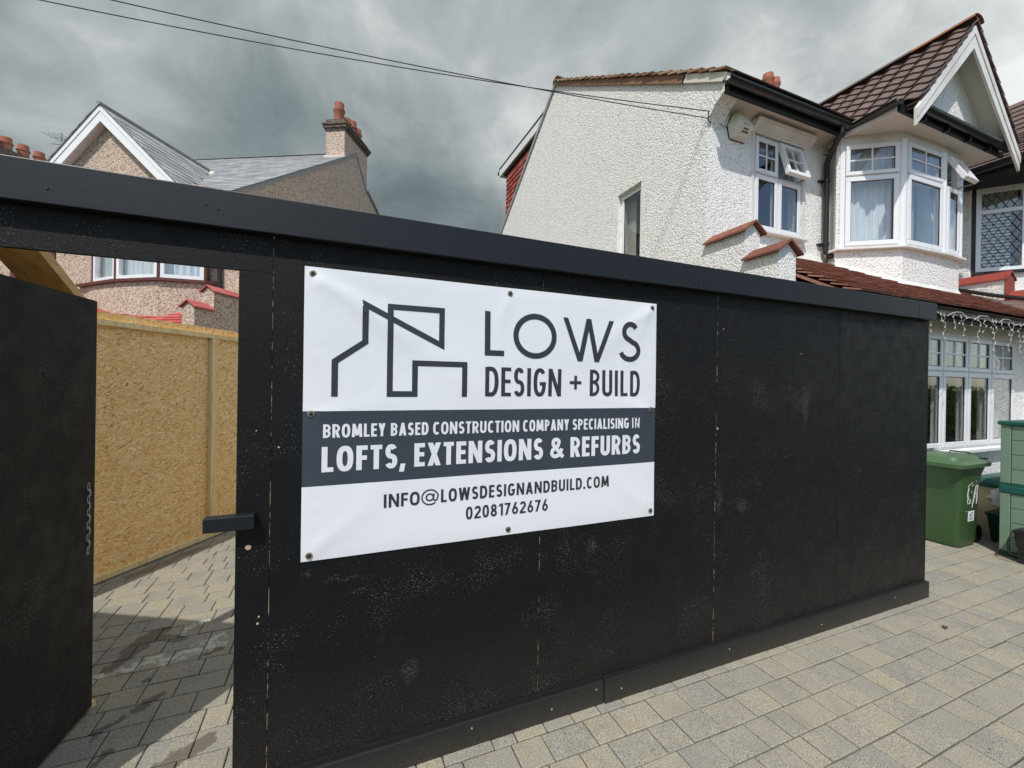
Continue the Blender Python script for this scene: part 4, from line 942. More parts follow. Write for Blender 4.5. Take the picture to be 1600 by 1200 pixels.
# the seams show a thread of raw edge
for i, x in enumerate((X0, X0+1.22, X0+2.44)):
    MB().box(x-.0010, x+.0010, -.0004, .015, .12, CT-.15).build('raw_edge', 'seam_edge', HO)
for x0, x1 in ((-1.30, 1.995), (1.9985, 4.36), (4.3635, 4.635)):
    MB().box(x0, x1, -.045, -.0005, CB, CT).build('capping_board', 'black_timber', HO, bevel=.004)
MB().box(-1.30, 4.635, 0.0005, .09, CT-.04, CT-.002).build('top_rail', 'black_timber', HO)
MB().box(1.372, 4.60, -.038, -.0005, .0, .132).build('plinth_board', 'black_timber', HO, bevel=.004)
MB().box(-.33, 1.369, -.030, -.0005, .0, .125).build('plinth_board', 'black_timber', HO, bevel=.004)
MB().box(-.33, 1.369, -.014, -.0004, .1255, .140).build('plinth_lip', 'black_timber', HO)
b_ = MB(); x = X0
for x in (HE+.03, X0+.6, X0+1.22, X0+1.83, X0+2.44, X0+3.05, X0+3.66, 4.55): b_.box(x-.022, x+.022, .0185, .09, 0.02, CT-.05)
for z in (.03, 1.2): b_.box(HE+.06, 4.5, .0905, .13, z, z+.045)
b_.build('rear_framing', 'raw_timber', HO)
b_ = MB().box(4.60, 4.618, .0, 1.0, .01, CT-.01); b_.build('return_panel', 'black_osb', HO)
# left section turns back from the gate
hd = Vector((-.88, .48)).normalized()
b_ = MB(); b_.obox((-1.30, 0), (-hd.x, -hd.y), -1.85, 0, -.018, 0, .01, CT); b_.build('side_panel', 'black_osb', HO)
MB().box(-1.33, -1.262, .0, .07, 0, HB+.28).build('gate_post', 'black_timber', HO)
# screws and stray paint chips on the capping
for x in (-.9, -.46, -.42, .38, .41, 1.1, 1.9, 2.1, 2.9, 3.4, 3.9, 4.3):
    b_ = MB(); b_.lathe((0, 0, 0), [(.004, 0), (.004, .002)], 8); z = CB+.04+random.random()*.06
    b_.v = [Vector((x+p.x, -.0455-p.z, z+p.y)) for p in b_.v]; b_.build('screw', 'dark_gasket', HO)
for i, x in enumerate((.05, .62, 1.05, 1.32, 1.48, 2.3, 3.2, 4.1)):
    b_ = MB(); b_.lathe((0, 0, 0), [(.0045, 0), (.0045, .002)], 8); z = .06+.03*(i % 2)
    b_.v = [Vector((x+p.x, -.0305-p.z-(.008 if x > 1.37 else 0), z+p.y)) for p in b_.v]; b_.build('plinth_screw', 'galvanised', HO)
# round plug hole and splashes beside the gateway
b_ = MB()
for x, z, r_ in ((-.312, 1.066, .011), (-.272, .782, .004), (-.276, .755, .005), (-.29, 1.53, .003), (-.21, 1.46, .004)):
    st = len(b_.v); b_.lathe((0, 0, 0), [(r_, 0), (r_*.8, .002)], 10)
    for j in range(st, len(b_.v)): p = b_.v[j]; b_.v[j] = Vector((x+p.x, -.0005-p.z, z+p.y))
b_.build('bare_wood_spots', 'wood_chip', HO)
# timber turn-latch
LA = MB(); LA.box(-.455, -.286, -.045, -.001, 1.150, 1.206); lo = LA.build('turn_latch', 'black_timber', HO, bevel=.004, label='short black timber turn latch across the gateway edge')
lo.rotation_euler = (0, 0, 0)

# ------------------------------------------------------------------ gate
ga_ = R(5.2); gdv = Vector((math.sin(ga_), math.cos(ga_)))
G_ = thing('gate', 'open black board gate swung inwards beside the gateway in the hoarding', 'gate', (-1.25, .02, 0))
b_ = MB(); b_.obox((-1.25, .02), (gdv.x, gdv.y), 0, .90, 0, .018, .02, 2.13); b_.build('gate_leaf', 'black_osb', G_, bevel=.0015)
b_ = MB(); O = (-1.25, .02)
frame(b_, O, (gdv.x, gdv.y), .005, .895, .03, 2.12, .07, -.045, -.001); b_.build('gate_brace_frame', 'raw_timber', G_)
# chain hanging from the edge
CHN = thing('chain', 'short galvanised chain hanging down the open black gate near its edge', 'chain', (-1.17, .87, 1.2))
cp = Vector((-1.25, .02, 0))+Vector((gdv.x, gdv.y, 0))*.850; nn = Vector((gdv.y, -gdv.x, 0)); tt_ = Vector((gdv.x, gdv.y, 0))
zz = 1.175
for i in range(11):
    side = nn if i % 2 else tt_; q = MB(); c = cp+nn*.016+Vector((0, 0, zz))+tt_*random.uniform(-.002, .002)
    pts = []
    for j in range(12):
        a = 2*PI*j/12; pts.append(c+side*.0085*math.cos(a)+Vector((0, 0, 1))*(.0165*math.sin(a)+ (.004 if math.sin(a) > 0 else -.004)))
    q.tube(pts, .0034, 6, closed=True); q.build('link', 'galvanised', CHN, True)
    zz -= .0325

# ------------------------------------------------------------------ inner board fence
fd = Vector((.545, .838)).normalized(); FA = Vector((-1.84, 2.60)); t0 = -1.95
FN = thing('board_fence', 'raw oriented strand board fence on a pale timber frame seen through the gateway', 'fence', (FA.x, FA.y, 0))
bl = 1.157
for k in range(-2, 5):
    s0 = k*bl; b_ = MB(); b_.obox(FA, fd, max(s0, -1.93)+.002, s0+bl-.002, -.065, -.047, .03, 2.29); b_.build('panel', 'raw_osb', FN)
for s0, s1 in ((-1.93, bl-.0), (bl+.002, 5.7)):
    MB().obox(FA, fd, s0, s1, -.0465, .0, 2.175, 2.22).build('top_rail', 'raw_timber', FN)
    MB().obox(FA, fd, s0, s1, -.0465, .0, .015, .06).build('bottom_plate', 'raw_timber', FN)
for k in range(-1, 5):
    s0 = k*bl
    MB().obox(FA, fd, s0-.045, s0-.002, -.0465, -.001, .062, 2.173).build('stud', 'raw_timber', FN)
    MB().obox(FA, fd, s0+.002, s0+.022, -.0465, -.004, .062, 2.173).build('stud', 'raw_timber', FN)

# raking joist over the gate
b_ = MB(); 
p0 = Vector((-1.385, .25, 2.455)); p1 = Vector((-1.385, 1.03, 2.065)); dv = (p1-p0)
b_.prism([p0, p1, p1+Vector((0, .02, .045)), p0+Vector((0, .02, .045))], (.165, 0, 0)); o = b_.build('raking_plank', 'joist_timber')
tag(o, 'bare timber plank slanting down behind the header above the open black gate', 'plank')
b_ = MB(); b_.box(-1.38, -1.31, .95, 1.01, 0, 2.06); o = b_.build('support_post', 'raw_timber'); tag(o, 'bare timber post holding the raking plank behind the black gate', 'post')

# ================================================================== BANNER
BX, BZ, BW_, BH = -.124, .980, 1.84, 1.228
BN = thing('banner', 'white and grey company banner screwed to the black hoarding', 'banner', (BX, 0, BZ))
eyes = [(-.093, 2.179), (.795, 2.18), (1.682, 2.181), (-.093, 1.595), (1.682, 1.597), (-.093, 1.004), (.803, 1.007), (1.688, 1.012)]
def disp(x, z):
    d = .006
    u = x-BX; v = z-BZ
    def ridge(cx, cz, ang, L, wd, amp):
        c, s = math.cos(ang), math.sin(ang); a = (x-cx)*c+(z-cz)*s; t_ = -(x-cx)*s+(z-cz)*c
        if a < 0: return 0
        return amp*math.exp(-(t_/(wd*(.3+a/L)))**2)*math.exp(-(a/L)**2)*min(1, a/.04)
    d += ridge(-.093, 2.179, R(-33), .62, .06, .008)+ridge(-.093, 2.179, R(-60), .4, .05, .005)+ridge(-.093, 2.179, R(-12), .5, .05, -.002)
    d += ridge(1.682, 2.181, R(215), .45, .06, .007)+ridge(1.682, 2.181, R(240), .35, .04, .004)
    d += ridge(-.093, 1.595, R(8), .4, .05, .003)+ridge(1.682, 1.597, R(170), .3, .04, .004)+ridge(1.682, 1.597, R(215), .3, .04, .003)
    d += ridge(.795, 2.18, R(-110), .3, .05, .003)+ridge(1.688, 1.012, R(140), .35, .05, .004)+ridge(-.093, 1.004, R(40), .4, .05, .003)
    d += .0022*math.sin(u*5.1+1.2*math.sin(v*4))*math.sin(v*4.3+.7)+.0012*math.sin(u*11+v*7)
    e = min(abs(u), abs(BW_-u), abs(v), abs(BH-v)); d -= .003*math.exp(-e/.03)
    return -max(.0015, d)
def sheet(x0, x1, z0, z1, off, name, m, n=.02, tl=None):
    nx = max(1, int((x1-x0)/n)); nz = max(1, int((z1-z0)/n)); b_ = MB()
    vs_ = []
    for j in range(nz+1):
        for i in range(nx+1):
            x = x0+(x1-x0)*i/nx; z = z0+(z1-z0)*j/nz
            vs_.append((x, disp(x, z)-off, z))
    b_.add(vs_, [(j*(nx+1)+i, j*(nx+1)+i+1, (j+1)*(nx+1)+i+1, (j+1)*(nx+1)+i) for j in range(nz) for i in range(nx)])
    return b_
ZB0, ZB1 = 1.291, 1.606
front = sheet(BX, BX+BW_, ZB1, BZ+BH, 0, '', ''); 
q = sheet(BX, BX+BW_, BZ, ZB0, 0, '', ''); front.add(q.v, q.f)
def fix_normal(o):
    me = o.data; s_ = sum(p.normal.y for p in me.polygons)
    if s_ > 0: me.flip_normals()
    return o
fix_normal(front.build('banner_sheet', 'banner_white', BN, True, autosm=80))
fix_normal(sheet(BX, BX+BW_, ZB0, ZB1, 0, '', '').build('grey_band', 'banner_grey', BN, True, autosm=80))
# hem: thin thickness behind the edges
hm = MB()
for x0, x1, z0, z1 in ((BX, BX+BW_, BZ+BH-.03, BZ+BH-.001), (BX, BX+BW_, BZ+.001, BZ+.03)):
    hm.box(x0+.001, x1-.001, -.0012, -.0004, z0, z1)
hm.build('hem', 'banner_white', BN)
for x, z in eyes:
    q = MB(); st = 0; q.lathe((0, 0, 0), [(.014, 0), (.014, .002), (.010, .0035), (.0065, .0025), (.0065, .0)], 16)
    q.v = [Vector((x+p.x, disp(x, z)-.0008-p.z, z+p.y)) for p in q.v]; q.build('eyelet', 'brass', BN, True)
    q = MB(); q.lathe((0, 0, 0), [(.0072, 0), (.0078, .004), (.006, .006), (.002, .0062)], 12)
    q.v = [Vector((x+p.x, disp(x, z)-.002-p.z, z+p.y)) for p in q.v]; q.build('screw_head', 'dark_gasket', BN, True)

class Ink:
    def __init__(s): s.b = MB(); s.k = 0
    def quadstrip(s, Lp, Rp, off):
        vs_ = []
        for a, c in zip(Lp, Rp): vs_ += [(a[0], 0, a[1]), (c[0], 0, c[1])]
        s.k += 1; lay = off+(s.k % 9)*.00004
        vs_ = [(x, disp(x, z)-lay, z) for x, _, z in vs_]
        s.b.add(vs_, [(2*i, 2*i+1, 2*i+3, 2*i+2) for i in range(len(Lp)-1)])
    def stroke(s, pts, t, closed=False, off=.0012):
        P = []
        for p in pts:
            p = Vector(p)
            if not P or (p-P[-1]).length > 2e-4: P.append(p)
        Q = []; n = len(P)
        rngp = range(n if closed else n-1)
        for i in rngp:       # subdivide long pieces so that they follow the sheet
            a, c = P[i], P[(i+1) % n]; k = max(1, int((c-a).length/.03))
            Q += [a+(c-a)*j/k for j in range(k)]
        if not closed: Q.append(P[-1])
        n = len(Q); Lp = []; Rp = []
        for i in range(n):
            d0 = (Q[i]-Q[i-1]).normalized() if i > 0 or closed else (Q[1]-Q[0]).normalized()
            d1 = (Q[(i+1) % n]-Q[i]).normalized() if i < n-1 or closed else d0
            n0 = Vector((-d0.y, d0.x)); n1 = Vector((-d1.y, d1.x)); m_ = (n0+n1)
            if m_.length < 1e-4: m_ = n0
            m_.normalize(); sc_ = 1/max(.38, m_.dot(n0))
            Lp.append(Q[i]+m_*t/2*sc_); Rp.append(Q[i]-m_*t/2*sc_)
        if closed: Lp.append(Lp[0]); Rp.append(Rp[0])
        s.quadstrip(Lp, Rp, off)
    def para(s, x0, z0, x1, z1, tw, off=.0012):
        """slanting bar with level ends, horizontal width tw, centre line given"""
        k = max(1, int(abs(z1-z0)/.03)); Lp = []; Rp = []
        for i in range(k+1):
            x = x0+(x1-x0)*i/k; z = z0+(z1-z0)*i/k; Lp.append((x-tw/2, z)); Rp.append((x+tw/2, z))
        s.quadstrip(Lp, Rp, off)
def ell(cx, cy, rx, ry, a0, a1, n=14, p=1.0):
    out = []
    for i in range(n+1):
        a = R(a0+(a1-a0)*i/n); c, s = math.cos(a), math.sin(a)
        out.append((cx+rx*math.copysign(abs(c)**p, c), cy+ry*math.copysign(abs(s)**p, s)))
    return out
GW = dict(B=.46, R=.47, O=.52, M=.66, L=.36, E=.37, Y=.46, A=.52, S=.42, D=.49, C=.46, N=.53, T=.38, U=.48, I=.16, P=.44, G=.50, F=.36, X=.48, K=.48, W=.74)
GW.update({',': .16, '.': .16, '&': .58, '@': .95, '+': .55, ' ': .24, '0': .44, '2': .44, '8': .44, '1': .30, '7': .42, '6': .44})
def glyph(k, ch, x, z, w_, h, t, pw=.80):
    """draw one capital at x,z (lower left); w_ wide, h high, stem t"""
    a = t/2; L, Rr, B0, T0 = x+a, x+w_-a, z+a, z+h-a; cx = x+w_/2; cz = z+h/2; th = t*.86; b0, t0 = z+th/2, z+h-th/2
    S = k.stroke; V = lambda xx: S([(xx, z), (xx, z+h)], t)
    def Hh(x0, x1, zz): S([(x0, zz), (x1, zz)], th)
    tw = t*1.08
    if ch == 'I': V(cx)
    elif ch == 'L': V(L); Hh(L, x+w_, b0)
    elif ch == 'E': V(L); Hh(L, x+w_, b0); Hh(L, x+w_, t0); Hh(L, x+w_*.94, cz+h*.02)
    elif ch == 'F': V(L); Hh(L, x+w_, t0); Hh(L, x+w_*.94, cz+h*.0)
    elif ch == 'T': V(cx); Hh(x, x+w_, t0)
    elif ch == 'U': S([(L, z+h), (L, z+w_*.5)]+ell(cx, z+w_*.46, w_/2-a, w_*.46-th/2, 180, 360, 12)+[(Rr, z+w_*.5), (Rr, z+h)], t)
    elif ch == 'D': V(L); S([(L, b0)]+ell(x+w_*.42, cz, w_*.58-a, h/2-th/2, -90, 90, 16, .85)+[(L, t0)], t)
    elif ch in 'BPR':
        V(L); m_ = z+h*(.53 if ch == 'B' else .46); r2 = (t0-m_)/2
        S([(L, m_), (Rr-min(r2, w_*.5), m_)]+ell(Rr-min(r2, w_*.5), m_+r2, min(r2, w_*.5), r2, -90, 90, 10)+[(L, t0)], th)
        if ch == 'B': r3 = (m_-b0)/2; S([(L, b0), (Rr-min(r3, w_*.5), b0)]+ell(Rr-min(r3, w_*.5), b0+r3, min(r3, w_*.5), r3, -90, 90, 10)+[(L, m_)], th)
        if ch == 'R': k.para(x+w_*.50, m_, x+w_-tw/2+w_*.02, z, tw)
    elif ch in 'O0': S(ell(cx, cz, w_/2-a, h/2-th/2, 0, 360, 32, pw)[:-1], t, True)
    elif ch == 'C': S(ell(cx+w_*.04, cz, w_/2-a+w_*.02, h/2-th/2, 48, 312, 24, pw), t)
    elif ch == 'G': S(ell(cx, cz, w_/2-a, h/2-th/2, 42, 330, 24, pw)+[(Rr, cz-h*.06)], t); Hh(cx, x+w_, cz-h*.05)
    elif ch == 'S':
        ru = (t0-cz)/2*1.0; rx = w_/2-a
        S(ell(cx, t0-ru, rx*.92, ru, 28, 262, 16, .92)+ell(cx, b0+ru*1.0, rx, ru, 82, -155, 18, .92), t*.96)
    elif ch == 'A': k.para(x+tw/2, z, cx, z+h, tw); k.para(x+w_-tw/2, z, cx, z+h, tw); Hh(x+w_*.24, x+w_*.76, z+h*.27)
    elif ch == 'N': V(L); V(Rr); k.para(L, z+h, Rr, z, tw)
    elif ch == 'M': k.para(x+tw/2+w_*.0, z, x+w_*.15+tw*.2, z+h, tw); k.para(x+w_-tw/2, z, x+w_*.85-tw*.2, z+h, tw); k.para(x+w_*.15+tw*.2, z+h, cx, z+h*.12, tw); k.para(x+w_*.85-tw*.2, z+h, cx, z+h*.12, tw)
    elif ch == 'W': k.para(x+tw/2, z+h, x+w_*.27, z, tw); k.para(x+w_*.27, z, cx, z+h, tw); k.para(cx, z+h, x+w_*.73, z, tw); k.para(x+w_*.73, z, x+w_-tw/2, z+h, tw)
    elif ch == 'Y': k.para(x+tw/2, z+h, cx, z+h*.42, tw); k.para(x+w_-tw/2, z+h, cx, z+h*.42, tw); S([(cx, z), (cx, z+h*.44)], t)
    elif ch == 'X': k.para(x+tw/2, z+h, x+w_-tw/2, z, tw); k.para(x+tw/2, z, x+w_-tw/2, z+h, tw)
    elif ch == 'K': V(L); k.para(L, z+h*.4, x+w_-tw/2, z+h, tw); k.para(x+w_*.42, z+h*.55, x+w_-tw/2, z, tw)
    elif ch == ',': k.para(x+w_*.30, z-h*.17, x+w_*.62, z+h*.17, t*.95)
    elif ch == '.': S([(cx, z), (cx, z+t*1.05)], t*1.05)
    elif ch == '+': S([(cx, cz-w_/2*.98), (cx, cz+w_/2*.98)], t); S([(x, cz), (x+w_, cz)], t)
    elif ch == '&':
        S([(x+w_, z+th*.2), (x+w_*.25, z+h*.66)]+ell(x+w_*.46, z+h*.78, w_*.22, h*.22-th/2, 190, -20, 12)+[(x+w_*.60, z+h*.60), (x+w_*.2, z+h*.40)]+ell(x+w_*.40, z+h*.26, w_*.40-a, h*.26-th/2, 150, 290, 12)+[(x+w_*.72, z+h*.16), (x+w_*.90, z+h*.46)], t*.88)
    elif ch == '@':
        S(ell(cx, cz, w_/2-a*.6, h/2*1.12, -48, -340, 34), t*.55); S(ell(cx-w_*.02, cz, w_*.2, h*.25, 0, 360, 20)[:-1], t*.58, True)
        S([(cx+w_*.22, cz+h*.28), (cx+w_*.19, cz-h*.14)]+ell(cx+w_*.31, cz-h*.14, w_*.12, h*.13, 180, 300, 6)+[(x+w_-a*.8, cz-h*.02), (x+w_-a*.6, cz+h*.2)], t*.55)
    elif ch == '1': V(x+w_-a); k.para(x+t*.3, z+h*.78, x+w_-t*.9, z+h, t*.9)
    elif ch == '7': Hh(x, x+w_, t0); k.para(x+w_*.30, z, x+w_-tw*.55, t0, tw)
    elif ch == '2': S(ell(cx, z+h*.70, w_/2-a, h*.30-th/2, 165, -28, 14, .92)+[(x+a*1.1, z+th*.9)], t); Hh(x, x+w_, b0)
    elif ch == '8': S(ell(cx, z+h*.735, w_*.45-a, h*.265-th/2, 0, 360, 20)[:-1], t*.95, True); S(ell(cx, z+h*.28, w_/2-a, h*.28-th/2, 0, 360, 22)[:-1], t*.95, True)
    elif ch == '6': S(ell(cx, z+h*.31, w_/2-a, h*.31-th/2, 0, 360, 22)[:-1], t*.95, True); k.para(x+w_*.20, z+h*.38, x+w_*.62, z+h, tw)
def word(k, txt, x0, x1, z0, h, t, gap=.11, pw=.80, z0b=None, gaps=None):
    """letters fitted between x0 and x1; t = stem as a fraction of the height; z0b = baseline at the right end"""
    nat = sum(GW[c] for c in txt)+gap*(len(txt)-1); s = (x1-x0)/nat
    x = x0
    for i, c in enumerate(txt):
        w_ = GW[c]*s; zz = z0 if z0b is None else z0+(z0b-z0)*(x-x0)/(x1-x0)
        glyph(k, c, x, zz, w_, h, h*t, pw); x += w_+gap*s
def finish(k, name, m): fix_normal(k.b.build(name, m, BN))
# logo: outline of gabled buildings
k = Ink(); t = .0255; h2 = t/2
k.stroke([(-.004, 1.667), (-.004, 1.817), (.117, 1.905), (.117, 2.068), (.4540, 1.906), (.4540, 2.068), (.2225, 2.068), (.2225, 1.6795), (.333, 1.6795), (.333, 1.820), (.566, 1.820), (.566, 1.667)], t)
finish(k, 'logo', 'ink_grey')
# big light name
k = Ink(); z0, h = 1.868, .2165; t = .0285
def bar(x0, x1, za, zb): k.stroke([(x0, (za+zb)/2), (x1, (za+zb)/2)], abs(zb-za))
k.stroke([(.679, z0), (.679, z0+h)], t); k.stroke([(.679, z0+.0135), (.766, z0+.0135)], .027)
k.stroke(ell(.936, 1.976, .1215-t/2, .1145-t/2, 0, 360, 48)[:-1], t, True)
tw = t*1.05
for a_, c_ in (((1.095+tw/2, z0+h), (1.201, 1.857)), ((1.201, 1.857), (1.2545, 2.088)), ((1.2545, 2.088), (1.307, 1.857)), ((1.307, 1.857), (1.416-tw/2, z0+h+.002))): k.para(*a_, *c_, tw)
k.stroke(ell(1.5265, 2.034, .057-t/2, .0565-t/2, 30, 250, 18)+ell(1.5265, 1.929, .0745-t/2, .0635-t/2, 72, -165, 20), t)
finish(k, 'lettering_name', 'ink_grey')
k = Ink(); word(k, 'DESIGN', .669, 1.090, 1.6705, .1425, .145, .10); word(k, 'BUILD', 1.265, 1.601, 1.6725, .1425, .145, .12)
k.stroke([(1.1765, 1.707), (1.1765, 1.780)], .0165); k.stroke([(1.141, 1.7435), (1.212, 1.7435)], .0165); finish(k, 'lettering_trade', 'ink_grey')
k = Ink(); hh = .0575
for tx, a_, c_ in (('BROMLEY', -.046, .207), ('BASED', .230, .398), ('CONSTRUCTION', .419, .853), ('COMPANY', .874, 1.141), ('SPECIALISING', 1.163, 1.526), ('IN', 1.549, 1.601)): word(k, tx, a_, c_, 1.4925, hh, .19 if tx != 'IN' else .15, .10 if tx != 'IN' else .20)
finish(k, 'lettering_line', 'ink_white')
k = Ink(); hh = .1065
for tx, a_, c_ in (('LOFTS,', -.050, .293), ('EXTENSIONS', .335, .989), ('&', 1.029, 1.107), ('REFURBS', 1.151, 1.607)): word(k, tx, a_, c_, 1.3485, hh, .212, .095)
finish(k, 'lettering_services', 'ink_white')
k = Ink(); word(k, 'INFO', .203, .362, 1.1735, .0605, .19, .10); glyph(k, '@', .369, 1.173, .082, .0605, .0118); word(k, 'LOWSDESIGNANDBUILD.COM', .461, 1.398, 1.1745, .0605, .19, .115)
finish(k, 'lettering_email', 'ink_grey')
k = Ink(); word(k, '02081762676', .583, 1.022, 1.0805, .0595, .18, .11, z0b=1.0805); finish(k, 'lettering_phone', 'ink_grey')

# ================================================================== SMALL THINGS ON THE HOUSE
# alarm box
AL = thing('alarm_box', 'cream faceted burglar alarm box under the eaves of the white house', 'alarm', (4.63, 1.9, 4.95))
b_ = MB(); ax, az = 4.60, 5.0; y0 = 1.9
out = [(-.055, .185), (.055, .185), (.165, -.04), (.12, -.185), (-.12, -.185), (-.165, -.04)]
vs_ = [(ax+x, y0-.006, az+z) for x, z in out]+[(ax+x*.93, y0-.04, az+z*.96) for x, z in out]+[(ax-.115, y0-.15, az-.035), (ax+.115, y0-.15, az-.035), (ax+.028, y0-.05, az+.165), (ax-.028, y0-.05, az+.165), (ax-.112, y0-.155, az-.075), (ax+.112, y0-.155, az-.075), (ax+.085, y0-.085, az-.17), (ax-.085, y0-.085, az-.17)]
fs = [(i, (i+1) % 6, 6+(i+1) % 6, 6+i) for i in range(6)]+[(6, 7, 14, 15), (7, 8, 13, 14), (8, 17, 13), (8, 9, 18, 17), (9, 10, 19, 18), (10, 11, 16, 19), (11, 12, 16), (11, 6, 15, 12), (12, 15, 14, 13), (12, 13, 17, 16), (16, 17, 18, 19)]
b_.add(vs_, fs); b_.build('cover', 'alarm_plastic', AL, bevel=.003)
b_ = MB(); b_.prism([(ax+x*1.03, y0+.001, az+z*1.03) for x, z in out], (0, -.012, 0)); b_.build('back_plate', 'dark_gasket', AL)
k = MB(); A0 = Vector((ax-.075, y0-.155, az-.078)); dn = (Vector((0, .07, -.095))).normalized(); no = Vector((0, -dn.z, dn.y))*-1
if no.y > 0: no = -no
for s0_, wds, x in ((.022, (.030, .028, .022), -.01), (.055, (.026, .022, .016, .022, .020), -.02)):
    for wd in wds:
        p = Vector((ax+x-.02, y0-.155, az-.075))+dn*s0_+no*.0012; k.prism([p, p+Vector((wd*.72, 0, 0)), p+Vector((wd*.72, 0, 0))+dn*.020, p+dn*.020], no*.0015); x += wd
for i in range(7): p = Vector((ax-.06+i*.018, y0-.1535, az-.05)); k.prism([p, p+Vector((.012, 0, 0)), p+Vector((.012, -.0006, -.008)), p+Vector((0, -.0006, -.008))], (0, -.0016, 0))
k.build('printed_marks', 'print_dark', AL)
# cable bracket and two overhead wires
CB_ = thing('cable_bracket', 'small black wire bracket on the corner of the white house', 'bracket', (4.11, 1.88, 4.98))
MB().tube([(4.13, 1.885, 5.06), (4.10, 1.87, 5.05), (4.10, 1.87, 4.94), (4.16, 1.885, 4.93)], .007, 6).build('hook', 'black_plastic', CB_)
MB().tube([(4.10, 1.87, 4.99), (4.2, 1.89, 4.965), (4.35, 1.885, 4.94), (4.5, 1.885, 4.93)], .004, 6).build('lead_in_cable', 'cable_black', CB_)
def wire(A, B_, sag, tm, label):
    A, B_ = Vector(A), Vector(B_); pts = [A+(B_-A)*t_-Vector((0, 0, sag*4*t_*(1-t_))) for t_ in [tm*i/48 for i in range(49)]]
    o = MB().tube(pts, .0055, 6).build('overhead_wire', 'cable_black', None, True); tag(o, label, 'wire', 'wires running to the white house'); return pts[-1]
e1 = wire((4.11, 1.87, 5.05), (-3.462, 3.874, 5.5), .10, 1.80, 'thin overhead wire leaving the sky nearest the top left corner, joining the bracket higher')
e2 = wire((4.11, 1.88, 4.97), (-3.978, 3.645, 5.5), .10, 1.70, 'thin overhead wire leaving the sky farther from the left corner, joining the bracket lower')
pc = (e1+e2)/2+Vector((-.15, 0, 0))
TP = thing('telegraph_pole', 'dark timber telegraph pole carrying the overhead wires, out of view on the left', 'pole', (pc.x, pc.y, 0))
MB().tube([(pc.x, pc.y, -.1), (pc.x, pc.y, 7.4)], [.13, .09], 12).build('pole_shaft', 'bark', TP, True)
MB().tube([e1+Vector((-.08, .05, 0)), e1], .03, 8).build('insulator', 'alarm_plastic', TP, True); MB().tube([e2+Vector((-.08, .05, 0)), e2], .03, 8).build('insulator', 'alarm_plastic', TP, True)
MB().tube([e1+Vector((-.08, .05, -.02)), e2+Vector((-.08, .05, -.02))], .035, 6).build('crossarm', 'bark', TP)

# icicle lights under the ground floor gutter
IC = MB(); bx0, bx1 = 4.9, 8.95
pts = []; n = 60
for i in range(n+1):
    x = bx0+(bx1-bx0)*i/n; s_ = (i % 8)/8; pts.append((x, .345+.01*math.sin(i*1.7), 2.56-.06*math.sin(PI*s_)+.012*math.sin(i*2.3)))
IC.tube(pts, .003, 5)
for i in range(30):
    x = bx0+(bx1-bx0)*(i+random.random()*.6)/30; L_ = random.choice((.08, .13, .18, .24, .33)); z = 2.53; pp = [(x, .345, z)]
    while z > 2.53-L_: z -= .03; pp.append((x+random.uniform(-.014, .014), .345+random.uniform(-.014, .014), z))
    IC.tube(pp, .0014, 5)
    for p in pp[1::2]: IC.box(p[0]-.004, p[0]+.004, p[1]-.004, p[1]+.004, p[2]-.012, p[2]+.004)
o = IC.build('icicle_lights', 'cable_white'); tag(o, 'string of unlit white icicle lights hanging from the gutter over the ground floor window', 'string lights')

# ================================================================== BINS AND BOXES
WB = thing('wheelie_bin', 'large green wheelie bin with white painted number beside the end of the hoarding', 'bin', (6.5, .75, 0))
def rr(x0, x1, y0, y1, r_, z, n=4):
    out = []
    for cx_, cy_, a in ((x1-r_, y1-r_, 0), (x0+r_, y1-r_, 90), (x0+r_, y0+r_, 180), (x1-r_, y0+r_, 270)):
        out += [(cx_+r_*math.cos(R(a+90*i/n)), cy_+r_*math.sin(R(a+90*i/n)), z) for i in range(n+1)]
    return out
def loft(rings, caps=True):
    b_ = MB(); k = len(rings[0]); vs_ = [p for r_ in rings for p in r_]
    fs = [(i*k+q, i*k+(q+1) % k, (i+1)*k+(q+1) % k, (i+1)*k+q) for i in range(len(rings)-1) for q in range(k)]
    if caps: fs += [tuple(range(k))[::-1], tuple((len(rings)-1)*k+q for q in range(k))]
    return b_.add(vs_, fs)
b_ = loft([rr(6.30, 6.69, .44, .94, .06, .012), rr(6.285, 6.70, .43, .96, .06, .06), rr(6.25, 6.73, .41, 1.03, .06, .72), rr(6.22, 6.745, .40, 1.05, .06, .80), rr(6.195, 6.76, .385, 1.08, .06, .86), rr(6.19, 6.765, .38, 1.085, .06, .90)])
b_.build('bin_body', 'bin_green', WB, True, autosm=50)
b_ = loft([rr(6.30, 6.69, .44, .94, .06, .0), rr(6.30, 6.69, .44, .94, .06, .011)]); b_.build('base_shadow_gap', 'black_plastic', WB)
b_ = loft([rr(6.13, 6.80, .345, 1.12, .07, .893), rr(6.125, 6.805, .34, 1.125, .07, .935), rr(6.15, 6.78, .365, 1.10, .07, .955), rr(6.20, 6.74, .41, 1.05, .07, .962), rr(6.22, 6.72, .43, 1.03, .07, .995), rr(6.27, 6.67, .49, .98, .07, 1.008)])
b_.build('lid', 'lid_green', WB, True, autosm=35)
for cy_ in (.55, .88):
    q = MB(); q.tube([(6.60, cy_-.09, .99), (6.61, cy_-.085, 1.03), (6.61, cy_+.085, 1.03), (6.60, cy_+.09, .99)], .009, 8); q.build('lid_handle', 'bin_green', WB, True)
q = MB(); q.tube([(6.80, .40, .93), (6.93, .42, .935), (6.93, 1.05, .935), (6.80, 1.07, .93)], .022, 10); q.build('push_handle', 'black_plastic', WB, True)
